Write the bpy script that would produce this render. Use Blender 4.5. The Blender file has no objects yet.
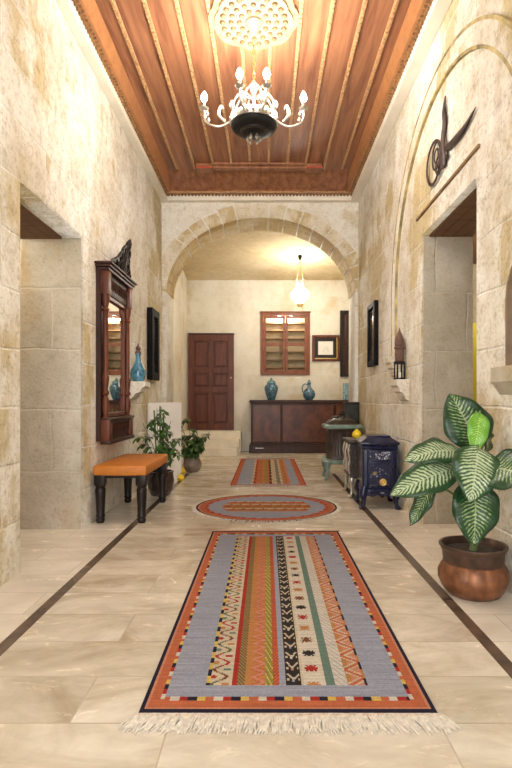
import bpy, bmesh, math, random
import numpy as np
from mathutils import Vector, Matrix
random.seed(7)
PI = math.pi
S = bpy.context.scene
C = S.collection

# ------------------------------------------------------------------ helpers
def obj(name, bm, mat, parent=None, smooth=False, label=None, loc=None):
    me = bpy.data.meshes.new(name)
    bmesh.ops.recalc_face_normals(bm, faces=bm.faces[:])
    bm.to_mesh(me); bm.free()
    o = bpy.data.objects.new(name, me); C.objects.link(o)
    if mat: me.materials.append(mat)
    if smooth:
        for p in me.polygons: p.use_smooth = True
        try: me.set_sharp_from_angle(angle=math.radians(40))
        except Exception: pass
    if parent: o.parent = parent
    if label: o['label'] = label
    if loc: o.location = loc
    return o
def thing(name, label, cat, loc=(0,0,0), rotz=0, group=None):
    o = bpy.data.objects.new(name, None); C.objects.link(o)
    o.location = loc; o.rotation_euler = (0,0,rotz); o.empty_display_size = .1
    o['label'] = label; o['category'] = cat
    if group: o['group'] = group
    return o
def tag(o, label, cat, group=None):
    o['label'] = label; o['category'] = cat
    if group: o['group'] = group
    return o
def struct(o, label=None, cat=None):
    o['kind'] = 'structure'
    if label: o['label'] = label
    if cat: o['category'] = cat
    return o
def B(): return bmesh.new()
def box(bm, x0, x1, y0, y1, z0, z1, bev=0.0, M=None):
    r = bmesh.ops.create_cube(bm, size=1)
    vs = r['verts']
    for v in vs:
        v.co = Vector(((x0+x1)/2+v.co.x*(x1-x0), (y0+y1)/2+v.co.y*(y1-y0), (z0+z1)/2+v.co.z*(z1-z0)))
    if bev > 0:
        es = list({e for v in vs for e in v.link_edges})
        r2 = bmesh.ops.bevel(bm, geom=es, offset=bev, segments=2, affect='EDGES', profile=.5)
        vs = list({v for f in r2['faces'] for v in f.verts} | {v for v in vs if v.is_valid})
    if M is not None:
        for v in vs: v.co = M @ v.co
    return bm
def lathe(bm, prof, c=(0,0,0), seg=24, M=None, lobes=None):
    rings = []
    for (r, z) in prof:
        ring = []
        for k in range(seg):
            a = 2*PI*k/seg
            rr = r if lobes is None else r*(1+lobes[1]*abs(math.sin(lobes[0]*a/2)))
            p = Vector((c[0]+rr*math.cos(a), c[1]+rr*math.sin(a), c[2]+z))
            ring.append(bm.verts.new(M @ p if M is not None else p))
        rings.append(ring)
    for i in range(len(rings)-1):
        for k in range(seg):
            bm.faces.new((rings[i][k], rings[i][(k+1)%seg], rings[i+1][(k+1)%seg], rings[i+1][k]))
    for ring in (rings[0], rings[-1]):
        try: bm.faces.new(ring)
        except ValueError: pass
    return bm
def tube(bm, pts, rad, seg=8, flat=1.0):
    pts = [Vector(p) for p in pts]; n = len(pts)
    if not isinstance(rad, (list, tuple)): rad = [rad]*n
    rings = []; up = None
    for i, p in enumerate(pts):
        t = (pts[min(i+1,n-1)]-pts[max(i-1,0)]).normalized()
        if up is None:
            up = Vector((0,0,1)) if abs(t.z) < .9 else Vector((0,1,0))
        s = t.cross(up)
        if s.length < 1e-5: s = t.cross(Vector((1,0,0)))
        s.normalize(); u = s.cross(t).normalized(); up = u
        rings.append([bm.verts.new(p + rad[i]*(math.cos(2*PI*k/seg)*s + flat*math.sin(2*PI*k/seg)*u)) for k in range(seg)])
    for i in range(n-1):
        for k in range(seg):
            bm.faces.new((rings[i][k], rings[i][(k+1)%seg], rings[i+1][(k+1)%seg], rings[i+1][k]))
    bm.faces.new(rings[0]); bm.faces.new(rings[-1])
    return bm
def smooth_path(pts, n=6):
    P = [Vector(p) for p in pts]; out = []
    for i in range(len(P)-1):
        p0 = P[max(i-1,0)]; p1 = P[i]; p2 = P[i+1]; p3 = P[min(i+2,len(P)-1)]
        for k in range(n):
            t = k/n
            out.append(.5*((2*p1)+(-p0+p2)*t+(2*p0-5*p1+4*p2-p3)*t*t+(-p0+3*p1-3*p2+p3)*t**3))
    out.append(P[-1]); return out
def lerp_list(vals, n):
    out = []
    m = len(vals)-1
    for i in range(n):
        t = i/(n-1)*m; k = min(int(t), m-1); out.append(vals[k]+(vals[k+1]-vals[k])*(t-k))
    return out
def stube(bm, pts, rads, n=6, seg=8, flat=1.0):
    p = smooth_path(pts, n)
    return tube(bm, p, lerp_list(list(rads), len(p)), seg, flat)
def sphere(bm, c, r, sx=1, sy=1, sz=1, u=16, v=10):
    q = bmesh.ops.create_uvsphere(bm, u_segments=u, v_segments=v, radius=r)
    for w in q['verts']: w.co = Vector((c[0]+w.co.x*sx, c[1]+w.co.y*sy, c[2]+w.co.z*sz))
    return bm
def prism(bm, pts, d0, d1, to):
    """polygon (u,v) extruded from d0 to d1; to(u,v,d) -> point"""
    a = [bm.verts.new(to(u,v,d0)) for u,v in pts]; b = [bm.verts.new(to(u,v,d1)) for u,v in pts]
    bm.faces.new(a); bm.faces.new(b)
    n = len(pts)
    for i in range(n): bm.faces.new((a[i], a[(i+1)%n], b[(i+1)%n], b[i]))
    return bm
def slab(name, outline, holes, d0, d1, to, mat):
    """polygon with holes, extruded"""
    cu = bpy.data.curves.new(name+'_c', 'CURVE'); cu.dimensions = '2D'; cu.fill_mode = 'BOTH'
    cu.extrude = (d1-d0)/2
    for loop in [outline]+list(holes):
        sp = cu.splines.new('POLY'); sp.points.add(len(loop)-1); sp.use_cyclic_u = True
        for p, q in zip(sp.points, loop): p.co = (q[0], q[1], 0, 1)
    co = bpy.data.objects.new(name+'_c', cu); C.objects.link(co)
    dg = bpy.context.evaluated_depsgraph_get()
    me = bpy.data.meshes.new_from_object(co.evaluated_get(dg))
    bm = B(); bm.from_mesh(me)
    bpy.data.objects.remove(co); bpy.data.curves.remove(cu); bpy.data.meshes.remove(me)
    bmesh.ops.remove_doubles(bm, verts=bm.verts[:], dist=1e-5)
    for v in bm.verts: v.co = Vector(to(v.co.x, v.co.y, (d0+d1)/2+v.co.z))
    return struct(obj(name, bm, mat))

# ------------------------------------------------------------------ materials
def mat(name):
    m = bpy.data.materials.new(name); m.use_nodes = True
    nt = m.node_tree; bs = nt.nodes['Principled BSDF']
    return m, nt, bs
def N(nt, t, **kw):
    n = nt.nodes.new(t)
    for k, v in kw.items():
        if k in n.inputs.keys(): n.inputs[k].default_value = v
        else: setattr(n, k, v)
    return n
def L(nt, a, b): nt.links.new(a, b)
def ramp(nt, fac, stops):
    r = nt.nodes.new('ShaderNodeValToRGB'); e = r.color_ramp.elements
    while len(e) < len(stops): e.new(.5)
    for el, (p, c) in zip(e, stops):
        el.position = p; el.color = (c[0], c[1], c[2], 1) if not isinstance(c, (int, float)) else (c, c, c, 1)
    L(nt, fac, r.inputs[0]); return r.outputs[0]
def mixc(nt, fac, a, b, blend='MIX'):
    m = nt.nodes.new('ShaderNodeMix'); m.data_type = 'RGBA'; m.blend_type = blend
    for k, v in ((0, fac), (6, a), (7, b)):
        if hasattr(v, 'links'): L(nt, v, m.inputs[k])
        else: m.inputs[k].default_value = v if k == 0 else (v[0], v[1], v[2], 1)
    return m.outputs[2]
def math_(nt, op, a, b=None):
    m = nt.nodes.new('ShaderNodeMath'); m.operation = op
    for i, v in enumerate((a, b)):
        if v is None: continue
        if hasattr(v, 'links'): L(nt, v, m.inputs[i])
        else: m.inputs[i].default_value = v
    return m.outputs[0]
def simple(name, col, rough=.5, metal=0, var=.12, scale=8, bump=0, spec=.5, coat=0, stretch=(1,1,1)):
    m, nt, bs = mat(name)
    tc = N(nt, 'ShaderNodeTexCoord'); mp = N(nt, 'ShaderNodeMapping'); mp.inputs['Scale'].default_value = stretch
    L(nt, tc.outputs['Object'], mp.inputs[0])
    no = N(nt, 'ShaderNodeTexNoise', Scale=scale, Detail=5.0); L(nt, mp.outputs[0], no.inputs['Vector'])
    lo = [c*(1-var) for c in col]; hi = [min(1, c*(1+var)) for c in col]
    L(nt, ramp(nt, no.outputs[0], [(.3, lo), (.7, hi)]), bs.inputs['Base Color'])
    bs.inputs['Roughness'].default_value = rough; bs.inputs['Metallic'].default_value = metal
    bs.inputs['Specular IOR Level'].default_value = spec; bs.inputs['Coat Weight'].default_value = coat
    if bump:
        b = N(nt, 'ShaderNodeBump', Strength=bump, Distance=.01); L(nt, no.outputs[0], b.inputs['Height']); L(nt, b.outputs[0], bs.inputs['Normal'])
    return m
def stone(name, base, tan, ochre, white, amt_ochre=.62, rough_scale=1.0, bw=.62, bh=.36, joint=.35, bumps=.35, speck=.4, sharp=1.0):
    m, nt, bs = mat(name)
    tc = N(nt, 'ShaderNodeTexCoord'); geo = N(nt, 'ShaderNodeNewGeometry')
    sp = N(nt, 'ShaderNodeSeparateXYZ'); L(nt, tc.outputs['Object'], sp.inputs[0])
    ng = N(nt, 'ShaderNodeSeparateXYZ'); L(nt, geo.outputs['True Normal'], ng.inputs[0])
    ax = math_(nt, 'GREATER_THAN', math_(nt, 'ABSOLUTE', ng.outputs[0]), .6)
    az = math_(nt, 'GREATER_THAN', math_(nt, 'ABSOLUTE', ng.outputs[2]), .6)
    def cmb(a, b):
        c = N(nt, 'ShaderNodeCombineXYZ'); L(nt, a, c.inputs[0]); L(nt, b, c.inputs[1]); return c.outputs[0]
    uv = mixc(nt, az, mixc(nt, ax, cmb(sp.outputs[0], sp.outputs[2]), cmb(sp.outputs[1], sp.outputs[2])), cmb(sp.outputs[0], sp.outputs[1]))
    wob = N(nt, 'ShaderNodeTexNoise', Scale=3.0, Detail=3.0); L(nt, tc.outputs['Object'], wob.inputs['Vector'])
    uvw = N(nt, 'ShaderNodeVectorMath', operation='MULTIPLY_ADD'); L(nt, wob.outputs['Color'], uvw.inputs[0]); uvw.inputs[1].default_value = (.05,.05,0); L(nt, uv, uvw.inputs[2])
    br = N(nt, 'ShaderNodeTexBrick', offset=.45); br.inputs['Scale'].default_value = 1
    br.inputs['Brick Width'].default_value = bw; br.inputs['Row Height'].default_value = bh
    br.inputs['Mortar Size'].default_value = .012; br.inputs['Mortar Smooth'].default_value = .9
    br.inputs['Color1'].default_value = (0,0,0,1); br.inputs['Color2'].default_value = (1,1,1,1); br.inputs['Mortar'].default_value = (.6,.6,.6,1)
    L(nt, uvw.outputs[0], br.inputs['Vector'])
    n1 = N(nt, 'ShaderNodeTexNoise', Scale=1.6*rough_scale, Detail=7.0, Roughness=.62); L(nt, tc.outputs['Object'], n1.inputs['Vector'])
    n2 = N(nt, 'ShaderNodeTexNoise', Scale=.9*rough_scale, Detail=6.0, Roughness=.6); 
    mp2 = N(nt, 'ShaderNodeMapping'); mp2.inputs['Location'].default_value = (4.3, 1.7, 9.1); mp2.inputs['Scale'].default_value = (1,1,.6); L(nt, tc.outputs['Object'], mp2.inputs[0]); L(nt, mp2.outputs[0], n2.inputs['Vector'])
    n3 = N(nt, 'ShaderNodeTexNoise', Scale=38.0, Detail=6.0, Roughness=.7); L(nt, tc.outputs['Object'], n3.inputs['Vector'])
    c = mixc(nt, ramp(nt, n1.outputs[0], [(.5-.11/sharp, 0.0), (.5+.11/sharp, 1.0)]), base, tan)
    c = mixc(nt, ramp(nt, br.outputs['Color'], [(0, 0.0), (1, .35)]), c, white)
    o1 = math_(nt, 'ADD', n2.outputs[0], math_(nt, 'MULTIPLY', br.outputs['Color'], .10))
    c = mixc(nt, ramp(nt, o1, [(amt_ochre, 0.0), (amt_ochre+.09/sharp, .8)]), c, ochre)
    c = mixc(nt, ramp(nt, n2.outputs[0], [(.42-.10/sharp, .9), (.44, 0.0)]), c, white)
    c = mixc(nt, math_(nt, 'MULTIPLY', br.outputs['Fac'], joint), c, white)
    n4 = N(nt, 'ShaderNodeTexNoise', Scale=9.0, Detail=8.0, Roughness=.75); L(nt, tc.outputs['Object'], n4.inputs['Vector'])
    c = mixc(nt, speck, c, ramp(nt, n3.outputs[0], [(.28, (.42,.34,.22)), (.48, (1,1,1))]), 'MULTIPLY')
    c = mixc(nt, speck, c, ramp(nt, n4.outputs[0], [(.32, (.60,.52,.38)), (.5, (1,1,1))]), 'MULTIPLY')
    L(nt, c, bs.inputs['Base Color']); bs.inputs['Roughness'].default_value = .85; bs.inputs['Specular IOR Level'].default_value = .25
    h = math_(nt, 'SUBTRACT', math_(nt, 'ADD', math_(nt, 'MULTIPLY', n3.outputs[0], .35), n1.outputs[0]), math_(nt, 'MULTIPLY', br.outputs['Fac'], .25))
    b = N(nt, 'ShaderNodeBump', Strength=bumps, Distance=.03); L(nt, h, b.inputs['Height']); L(nt, b.outputs[0], bs.inputs['Normal'])
    return m
def wood(name, dark, light, rough=.35, scale=6, axis=(1,1,14), coat=.2, bump=.05):
    m, nt, bs = mat(name)
    tc = N(nt, 'ShaderNodeTexCoord'); mp = N(nt, 'ShaderNodeMapping'); mp.inputs['Scale'].default_value = axis
    L(nt, tc.outputs['Object'], mp.inputs[0])
    no = N(nt, 'ShaderNodeTexNoise', Scale=scale, Detail=6.0, Roughness=.6, Distortion=.6); L(nt, mp.outputs[0], no.inputs['Vector'])
    L(nt, ramp(nt, no.outputs[0], [(.3, dark), (.7, light)]), bs.inputs['Base Color'])
    bs.inputs['Roughness'].default_value = rough; bs.inputs['Coat Weight'].default_value = coat*.35; bs.inputs['Coat Roughness'].default_value = .3; bs.inputs['Specular IOR Level'].default_value = .25
    b = N(nt, 'ShaderNodeBump', Strength=bump, Distance=.01); L(nt, no.outputs[0], b.inputs['Height']); L(nt, b.outputs[0], bs.inputs['Normal'])
    return m
def emis(name, col, strength):
    m, nt, bs = mat(name)
    bs.inputs['Base Color'].default_value = (*col, 1); bs.inputs['Emission Color'].default_value = (*col, 1); bs.inputs['Emission Strength'].default_value = strength
    return m
def floor_mat():
    m, nt, bs = mat('travertine_floor')
    tc = N(nt, 'ShaderNodeTexCoord')
    br = N(nt, 'ShaderNodeTexBrick', offset=.37); br.inputs['Scale'].default_value = 1
    br.inputs['Brick Width'].default_value = .92; br.inputs['Row Height'].default_value = .30
    br.inputs['Mortar Size'].default_value = .0035; br.inputs['Mortar Smooth'].default_value = .2
    br.inputs['Color1'].default_value = (0,0,0,1); br.inputs['Color2'].default_value = (1,1,1,1); br.inputs['Mortar'].default_value = (.3,.3,.3,1)
    mp = N(nt, 'ShaderNodeMapping'); mp.inputs['Location'].default_value = (.33, .03, 0); L(nt, tc.outputs['Object'], mp.inputs[0]); L(nt, mp.outputs[0], br.inputs['Vector'])
    # each tile samples its own piece of veining
    add = N(nt, 'ShaderNodeVectorMath', operation='MULTIPLY_ADD'); L(nt, br.outputs['Color'], add.inputs[0]); add.inputs[1].default_value = (7,5,3); L(nt, tc.outputs['Object'], add.inputs[2])
    st = N(nt, 'ShaderNodeMapping'); st.inputs['Scale'].default_value = (1, 1.9, 1); L(nt, add.outputs[0], st.inputs[0])
    n1 = N(nt, 'ShaderNodeTexNoise', Scale=1.5, Detail=8.0, Roughness=.62, Distortion=1.3); L(nt, st.outputs[0], n1.inputs['Vector'])
    n2 = N(nt, 'ShaderNodeTexNoise', Scale=5.0, Detail=8.0, Roughness=.7, Distortion=.8); L(nt, st.outputs[0], n2.inputs['Vector'])
    c = ramp(nt, n1.outputs[0], [(.30, (.44,.365,.26)), (.44, (.58,.51,.40)), (.56, (.68,.62,.51)), (.72, (.79,.745,.65))])
    c = mixc(nt, .5, c, ramp(nt, n2.outputs[0], [(.3, .72), (.6, 1.0)]), 'MULTIPLY')
    c = mixc(nt, .6, c, ramp(nt, br.outputs['Color'], [(0, (.78,.72,.63)), (.5, (.93,.9,.86)), (1, (1.08,1.06,1.02))]), 'MULTIPLY')
    # the side strips outside the dark inlays are laid in paler slabs
    sx = N(nt, 'ShaderNodeSeparateXYZ'); L(nt, tc.outputs['Object'], sx.inputs[0])
    side = math_(nt, 'MAXIMUM', math_(nt, 'LESS_THAN', sx.outputs[0], -1.17), math_(nt, 'GREATER_THAN', sx.outputs[0], 1.0))
    c = mixc(nt, math_(nt, 'MULTIPLY', side, .5), c, (.80,.74,.64))
    c = mixc(nt, math_(nt, 'MULTIPLY', br.outputs['Fac'], .45), c, (.36,.28,.19))
    L(nt, c, bs.inputs['Base Color'])
    L(nt, ramp(nt, n2.outputs[0], [(.3, .16), (.7, .3)]), bs.inputs['Roughness'])
    bs.inputs['Specular IOR Level'].default_value = .55
    return m
def attr_mat(name, rough=.95, weave=True):
    m, nt, bs = mat(name)
    a = N(nt, 'ShaderNodeAttribute', attribute_name='weave')
    tc = N(nt, 'ShaderNodeTexCoord'); mp = N(nt, 'ShaderNodeMapping'); mp.inputs['Scale'].default_value = (6, 160, 1); L(nt, tc.outputs['Object'], mp.inputs[0])
    no = N(nt, 'ShaderNodeTexNoise', Scale=1.0, Detail=3.0); L(nt, mp.outputs[0], no.inputs['Vector'])
    c = mixc(nt, .7, a.outputs['Color'], ramp(nt, no.outputs[0], [(.3, .62), (.65, 1.0)]), 'MULTIPLY')
    L(nt, c, bs.inputs['Base Color']); bs.inputs['Roughness'].default_value = rough; bs.inputs['Specular IOR Level'].default_value = .1
    b = N(nt, 'ShaderNodeBump', Strength=.3, Distance=.004); L(nt, no.outputs[0], b.inputs['Height']); L(nt, b.outputs[0], bs.inputs['Normal'])
    return m
def glass_mat(name, tint=(1,1,1), gl=.12):
    m = bpy.data.materials.new(name); m.use_nodes = True; nt = m.node_tree; nt.nodes.clear()
    out = N(nt, 'ShaderNodeOutputMaterial'); mx = N(nt, 'ShaderNodeMixShader'); tr = N(nt, 'ShaderNodeBsdfTransparent'); g = N(nt, 'ShaderNodeBsdfGlossy')
    tr.inputs[0].default_value = (*tint, 1); g.inputs['Roughness'].default_value = .03
    fr = N(nt, 'ShaderNodeFresnel', IOR=1.5)
    L(nt, math_(nt, 'ADD', fr.outputs[0], gl-.04), mx.inputs[0]); L(nt, tr.outputs[0], mx.inputs[1]); L(nt, g.outputs[0], mx.inputs[2]); L(nt, mx.outputs[0], out.inputs[0])
    return m
def leaf_variegated(name, dark, mid, pale, amount):
    m, nt, bs = mat(name)
    uv = N(nt, 'ShaderNodeUVMap', uv_map='UVMap'); sp = N(nt, 'ShaderNodeSeparateXYZ'); L(nt, uv.outputs[0], sp.inputs[0])
    s = math_(nt, 'ABSOLUTE', math_(nt, 'SUBTRACT', sp.outputs[1], .5))          # 0 midrib .. .5 edge
    tc = N(nt, 'ShaderNodeTexCoord'); no = N(nt, 'ShaderNodeTexNoise', Scale=22.0, Detail=4.0); L(nt, tc.outputs['Object'], no.inputs['Vector'])
    ph = math_(nt, 'SUBTRACT', math_(nt, 'MULTIPLY', sp.outputs[0], 105.0), math_(nt, 'MULTIPLY', s, 40.0))
    ph = math_(nt, 'ADD', ph, math_(nt, 'MULTIPLY', no.outputs[0], 9.0))
    v = math_(nt, 'MULTIPLY', math_(nt, 'ADD', math_(nt, 'SINE', ph), 1.0), .5)
    n2 = N(nt, 'ShaderNodeTexNoise', Scale=55.0, Detail=5.0, Roughness=.7); L(nt, tc.outputs['Object'], n2.inputs['Vector'])
    v = math_(nt, 'ADD', math_(nt, 'MULTIPLY', v, .42), math_(nt, 'MULTIPLY', n2.outputs[0], .95))
    edge = ramp(nt, s, [(.0, 1.0), (.30, .85), (.40, .35), (.47, 0.0)])
    k = math_(nt, 'MULTIPLY', v, edge)
    c = ramp(nt, k, [(amount, dark), (amount+.16, mid), (amount+.34, pale)])
    rib = ramp(nt, s, [(0.0, 1.0), (.012, 1.0), (.022, 0.0)])
    c = mixc(nt, math_(nt, 'MULTIPLY', rib, .6), c, pale)
    L(nt, c, bs.inputs['Base Color']); bs.inputs['Roughness'].default_value = .32
    bs.inputs['Specular IOR Level'].default_value = .5
    b = N(nt, 'ShaderNodeBump', Strength=.25, Distance=.006); L(nt, v, b.inputs['Height']); L(nt, b.outputs[0], bs.inputs['Normal'])
    return m

M = {}
M['wall'] = stone('limestone_wall', (.80,.765,.67), (.66,.595,.47), (.55,.44,.22), (.90,.89,.84), .58, 1.15, .62, .36, .5, .8, .72, 1.8)
M['far'] = stone('plastered_stone', (.76,.705,.59), (.66,.595,.47), (.60,.48,.29), (.82,.78,.69), .62, 1.0, .8, .42, .2, .2, .2, 1.0)
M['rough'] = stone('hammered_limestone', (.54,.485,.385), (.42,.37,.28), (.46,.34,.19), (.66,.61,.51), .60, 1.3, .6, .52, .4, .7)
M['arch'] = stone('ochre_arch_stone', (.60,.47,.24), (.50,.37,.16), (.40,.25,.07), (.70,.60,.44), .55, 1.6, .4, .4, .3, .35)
M['joint'] = simple('ochre_joint', (.40,.32,.14), .8, 0, .6, 7)
M['plaster'] = stone('pale_plastered_limestone', (.84,.81,.73), (.76,.71,.60), (.60,.48,.27), (.90,.89,.84), .64, 1.2, .62, .36, .2, .4, .45, 1.3)
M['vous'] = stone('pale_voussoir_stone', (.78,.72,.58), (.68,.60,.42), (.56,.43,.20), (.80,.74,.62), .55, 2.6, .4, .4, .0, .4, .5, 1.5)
M['vault'] = stone('ochre_vault_plaster', (.66,.54,.33), (.58,.45,.26), (.52,.37,.17), (.70,.60,.42), .62, 1.0, 2, 1, .0, .12)
M['cornice'] = simple('pale_cornice_plaster', (.80,.745,.64), .8, var=.08, scale=4, bump=.15)
M['step'] = simple('cream_step_stone', (.76,.68,.54), .45, var=.1, scale=3)
M['floor'] = floor_mat()
M['inlay'] = simple('dark_marble_inlay', (.10,.065,.045), .25, var=.35, scale=9)
M['ceil'] = wood('ceiling_plank_wood', (.16,.058,.03), (.40,.175,.085), .48, 3.0, (4.5,.35,9), .3)
M['ceil_edge'] = wood('ceiling_border_wood', (.36,.15,.06), (.48,.22,.09), .4, 4.0, (3,3,3), .3)
M['gold'] = simple('gilded_carved_wood', (.44,.25,.115), .5, 0, .35, 40, .4, .4, .0)
M['lace'] = simple('carved_dark_gold_wood', (.26,.13,.05), .5, 0, .6, 34)
M['gilt_dk'] = simple('dark_gilt', (.15,.085,.035), .6, 0, .3, 30)
M['red'] = simple('red_painted_wood', (.42,.05,.02), .4)
M['mahog'] = wood('mahogany', (.065,.017,.009), (.165,.047,.020), .4, 4.0, (5,5,.7), .4)
M['mahog_dk'] = wood('dark_mahogany', (.025,.010,.007), (.062,.022,.014), .42, 4.0, (5,5,.7), .35)
M['shelf'] = wood('tan_shelf_wood', (.26,.17,.09), (.38,.26,.15), .5, 4, (.6,5,5), 0)
M['red_wood'] = wood('red_brown_wood', (.15,.045,.02), (.27,.085,.038), .45, 4.0, (5,5,.7), .3)
M['veneer'] = wood('burl_veneer', (.045,.014,.007), (.155,.048,.020), .3, 2.2, (2.2,2.2,1.6), .6)
M['ebony'] = wood('ebony_wood', (.008,.005,.004), (.022,.014,.011), .42, 4, (4,4,.8), .3)
M['brown'] = wood('brown_beam_wood', (.10,.045,.02), (.18,.085,.04), .55, 4, (.6,5,5), 0)
M['leather'] = simple('orange_leather', (.54,.18,.022), .55, var=.12, scale=12, bump=.06)
M['teal'] = simple('teal_glazed_ceramic', (.055,.14,.20), .18, 0, .85, 20, 0, .6, .5)
M['teal_lt'] = simple('pale_teal_ceramic', (.10,.23,.27), .2, 0, .7, 30, 0, .6, .4)
M['white'] = simple('white_painted_panel', (.90,.90,.88), .45, var=.02)
M['brass'] = simple('brass', (.62,.43,.16), .3, .9, .2, 20)
M['silver'] = simple('pale_silvered_metal', (.42,.39,.33), .35, .7, .2, 20)
M['steel'] = simple('nickel_trim', (.55,.52,.47), .3, .8, .3, 20)
M['iron'] = simple('black_iron', (.014,.013,.012), .5, .3, .4, 20, .2, .3)
M['pewter'] = simple('brown_cast_iron', (.055,.043,.036), .45, .4, .5, 30, .3)
M['enamel_br'] = simple('brown_enamel', (.05,.034,.027), .38, 0, .4, 10, 0, .4, .15)
M['enamel_gr'] = simple('pale_green_enamel', (.20,.29,.25), .35, 0, .3, 10, 0, .4, .15)
M['enamel_dg'] = simple('dark_green_enamel', (.035,.04,.033), .4, 0, .4, 10, 0, .3, .0)
M['enamel_bl'] = simple('navy_blue_enamel', (.005,.008,.042), .25, 0, .5, 9, .1, .4, .2)
def flecked(name, lo, hi):
    m, nt, bs = mat(name); tc = N(nt, 'ShaderNodeTexCoord')
    no = N(nt, 'ShaderNodeTexNoise', Scale=70.0, Detail=3.0); L(nt, tc.outputs['Object'], no.inputs['Vector'])
    n2 = N(nt, 'ShaderNodeTexNoise', Scale=11.0, Detail=1.0); L(nt, tc.outputs['Object'], n2.inputs['Vector'])
    f = math_(nt, 'ADD', no.outputs[0], math_(nt, 'MULTIPLY', n2.outputs[0], .5))
    L(nt, ramp(nt, f, [(0, (.005,.008,.042)), (lo, (.005,.008,.042)), (hi, (.60,.63,.75))]), bs.inputs['Base Color'])
    bs.inputs['Roughness'].default_value = .28; bs.inputs['Coat Weight'].default_value = .2
    return m
M['enamel_fl'] = flecked('flecked_navy_enamel', .80, .86)
M['enamel_fl2'] = flecked('sparsely_flecked_navy_enamel', .93, .98)
M['copper'] = simple('aged_copper', (.23,.095,.045), .42, .55, .45, 16, .15)
M['copper_dk'] = simple('dark_copper', (.085,.05,.035), .42, .5, .4, 14, .1)
M['soil'] = simple('potting_soil', (.03,.02,.013), .9, 0, .5, 60, .5)
M['green'] = simple('green_leaf', (.045,.115,.022), .4, 0, .5, 24)
M['stem'] = simple('green_stem', (.14,.19,.06), .5)
M['stake'] = simple('green_bamboo_stake', (.10,.16,.05), .5)
M['pot_dk'] = simple('dark_brown_glazed_pot', (.035,.02,.016), .22, 0, .3, 10, 0, .5, .4)
M['pot_gr'] = simple('grey_brown_clay_pot', (.21,.16,.13), .45, 0, .25, 14)
M['yellow'] = simple('yellow_skin', (.85,.60,.01), .4, 0, .1)
M['yellow_paint'] = simple('yellow_painted_wood', (.52,.45,.03), .5, 0, .08)
M['fringe'] = simple('cream_wool_fringe', (.60,.54,.45), .95, 0, .2, 60)
M['fringe_pk'] = simple('rose_wool_fringe', (.55,.30,.20), .95, 0, .3, 60)
M['paper'] = simple('cream_mat_paper', (.80,.76,.66), .8, 0, .04)
M['terra'] = simple('brown_carved_stone', (.12,.06,.042), .6, 0, .4, 22, .3)
M['black_frame'] = simple('black_lacquer', (.006,.005,.005), .6, 0, .3, 10, 0, .12, .0)
M['mirror'], _nt, _b = mat('mirror_glass'); _b.inputs['Base Color'].default_value = (.86,.86,.84,1); _b.inputs['Metallic'].default_value = 1; _b.inputs['Roughness'].default_value = .02
M['glass'] = glass_mat('window_glass', (.97,.97,.94), .0)
M['pic_glass'] = simple('glazed_grey_print', (.07,.07,.07), .12, 0, .8, 5, 0, .5, .2)
M['weave'] = attr_mat('kilim_weave')
M['bulb'] = emis('lit_candle_bulb', (1,.9,.72), 60)
M['globe'] = emis('lit_opal_glass', (1,.92,.76), 9)
M['dl'] = emis('lit_downlight', (1,.93,.8), 14)
M['leafv'] = leaf_variegated('variegated_leaf', (.016,.055,.018), (.12,.20,.08), (.46,.53,.34), .42)
M['leafd'] = leaf_variegated('dark_variegated_leaf', (.010,.042,.013), (.05,.125,.03), (.36,.45,.22), .54)
M['leafy'] = leaf_variegated('young_bright_leaf', (.13,.33,.03), (.22,.45,.06), (.50,.68,.20), .62)

# ------------------------------------------------------------------ room shell
XL, XR = -1.565, 1.385            # hall walls
H, YA0, YA1, YB = 4.15, 7.8, 8.4, 11.2   # ceiling edge, arch wall front/back, back wall
Y0 = -1.2
to_left = lambda u, v, d: (XL-d, u, v)
to_right = lambda u, v, d: (XR+d, u, v)
bm = B(); box(bm, -3.6, 3.4, Y0, YB+.3, -.12, 0)
struct(obj('floor', bm, M['floor']), 'polished cream travertine floor laid in long tiles', 'floor')
LO = (3.31, 4.44, 2.49)           # left opening y0,y1,top
RO = (3.42, 4.62, 2.565)
slab('wall_left', [(Y0,0),(LO[0],0),(LO[0],LO[2]),(LO[1],LO[2]),(LO[1],0),(YA0,0),(YA0,4.7),(Y0,4.7)], [], 0, .55, to_left, M['wall'])
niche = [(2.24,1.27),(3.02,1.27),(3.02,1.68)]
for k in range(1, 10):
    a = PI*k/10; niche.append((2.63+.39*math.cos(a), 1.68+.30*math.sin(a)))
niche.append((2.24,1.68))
slab('wall_right', [(Y0,0),(RO[0],0),(RO[0],RO[2]),(RO[1],RO[2]),(RO[1],0),(YA0,0),(YA0,4.7),(Y0,4.7)], [niche], 0, .45, to_right, M['wall'])
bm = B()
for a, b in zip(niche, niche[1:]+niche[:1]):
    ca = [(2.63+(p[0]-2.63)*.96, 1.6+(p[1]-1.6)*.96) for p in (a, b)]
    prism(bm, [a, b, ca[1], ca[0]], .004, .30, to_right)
struct(obj('trim_16', bm, simple('niche_shade_brown', (.22,.15,.09), .8, 0, .3, 6)), 'lining of the arched niche at the right edge, its shade painted in brown', 'niche lining')  # dark brown puts the niche's shade into the lining colour
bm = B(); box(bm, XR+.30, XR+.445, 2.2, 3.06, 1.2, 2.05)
struct(obj('wall_niche_back', bm, M['rough']))
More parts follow.
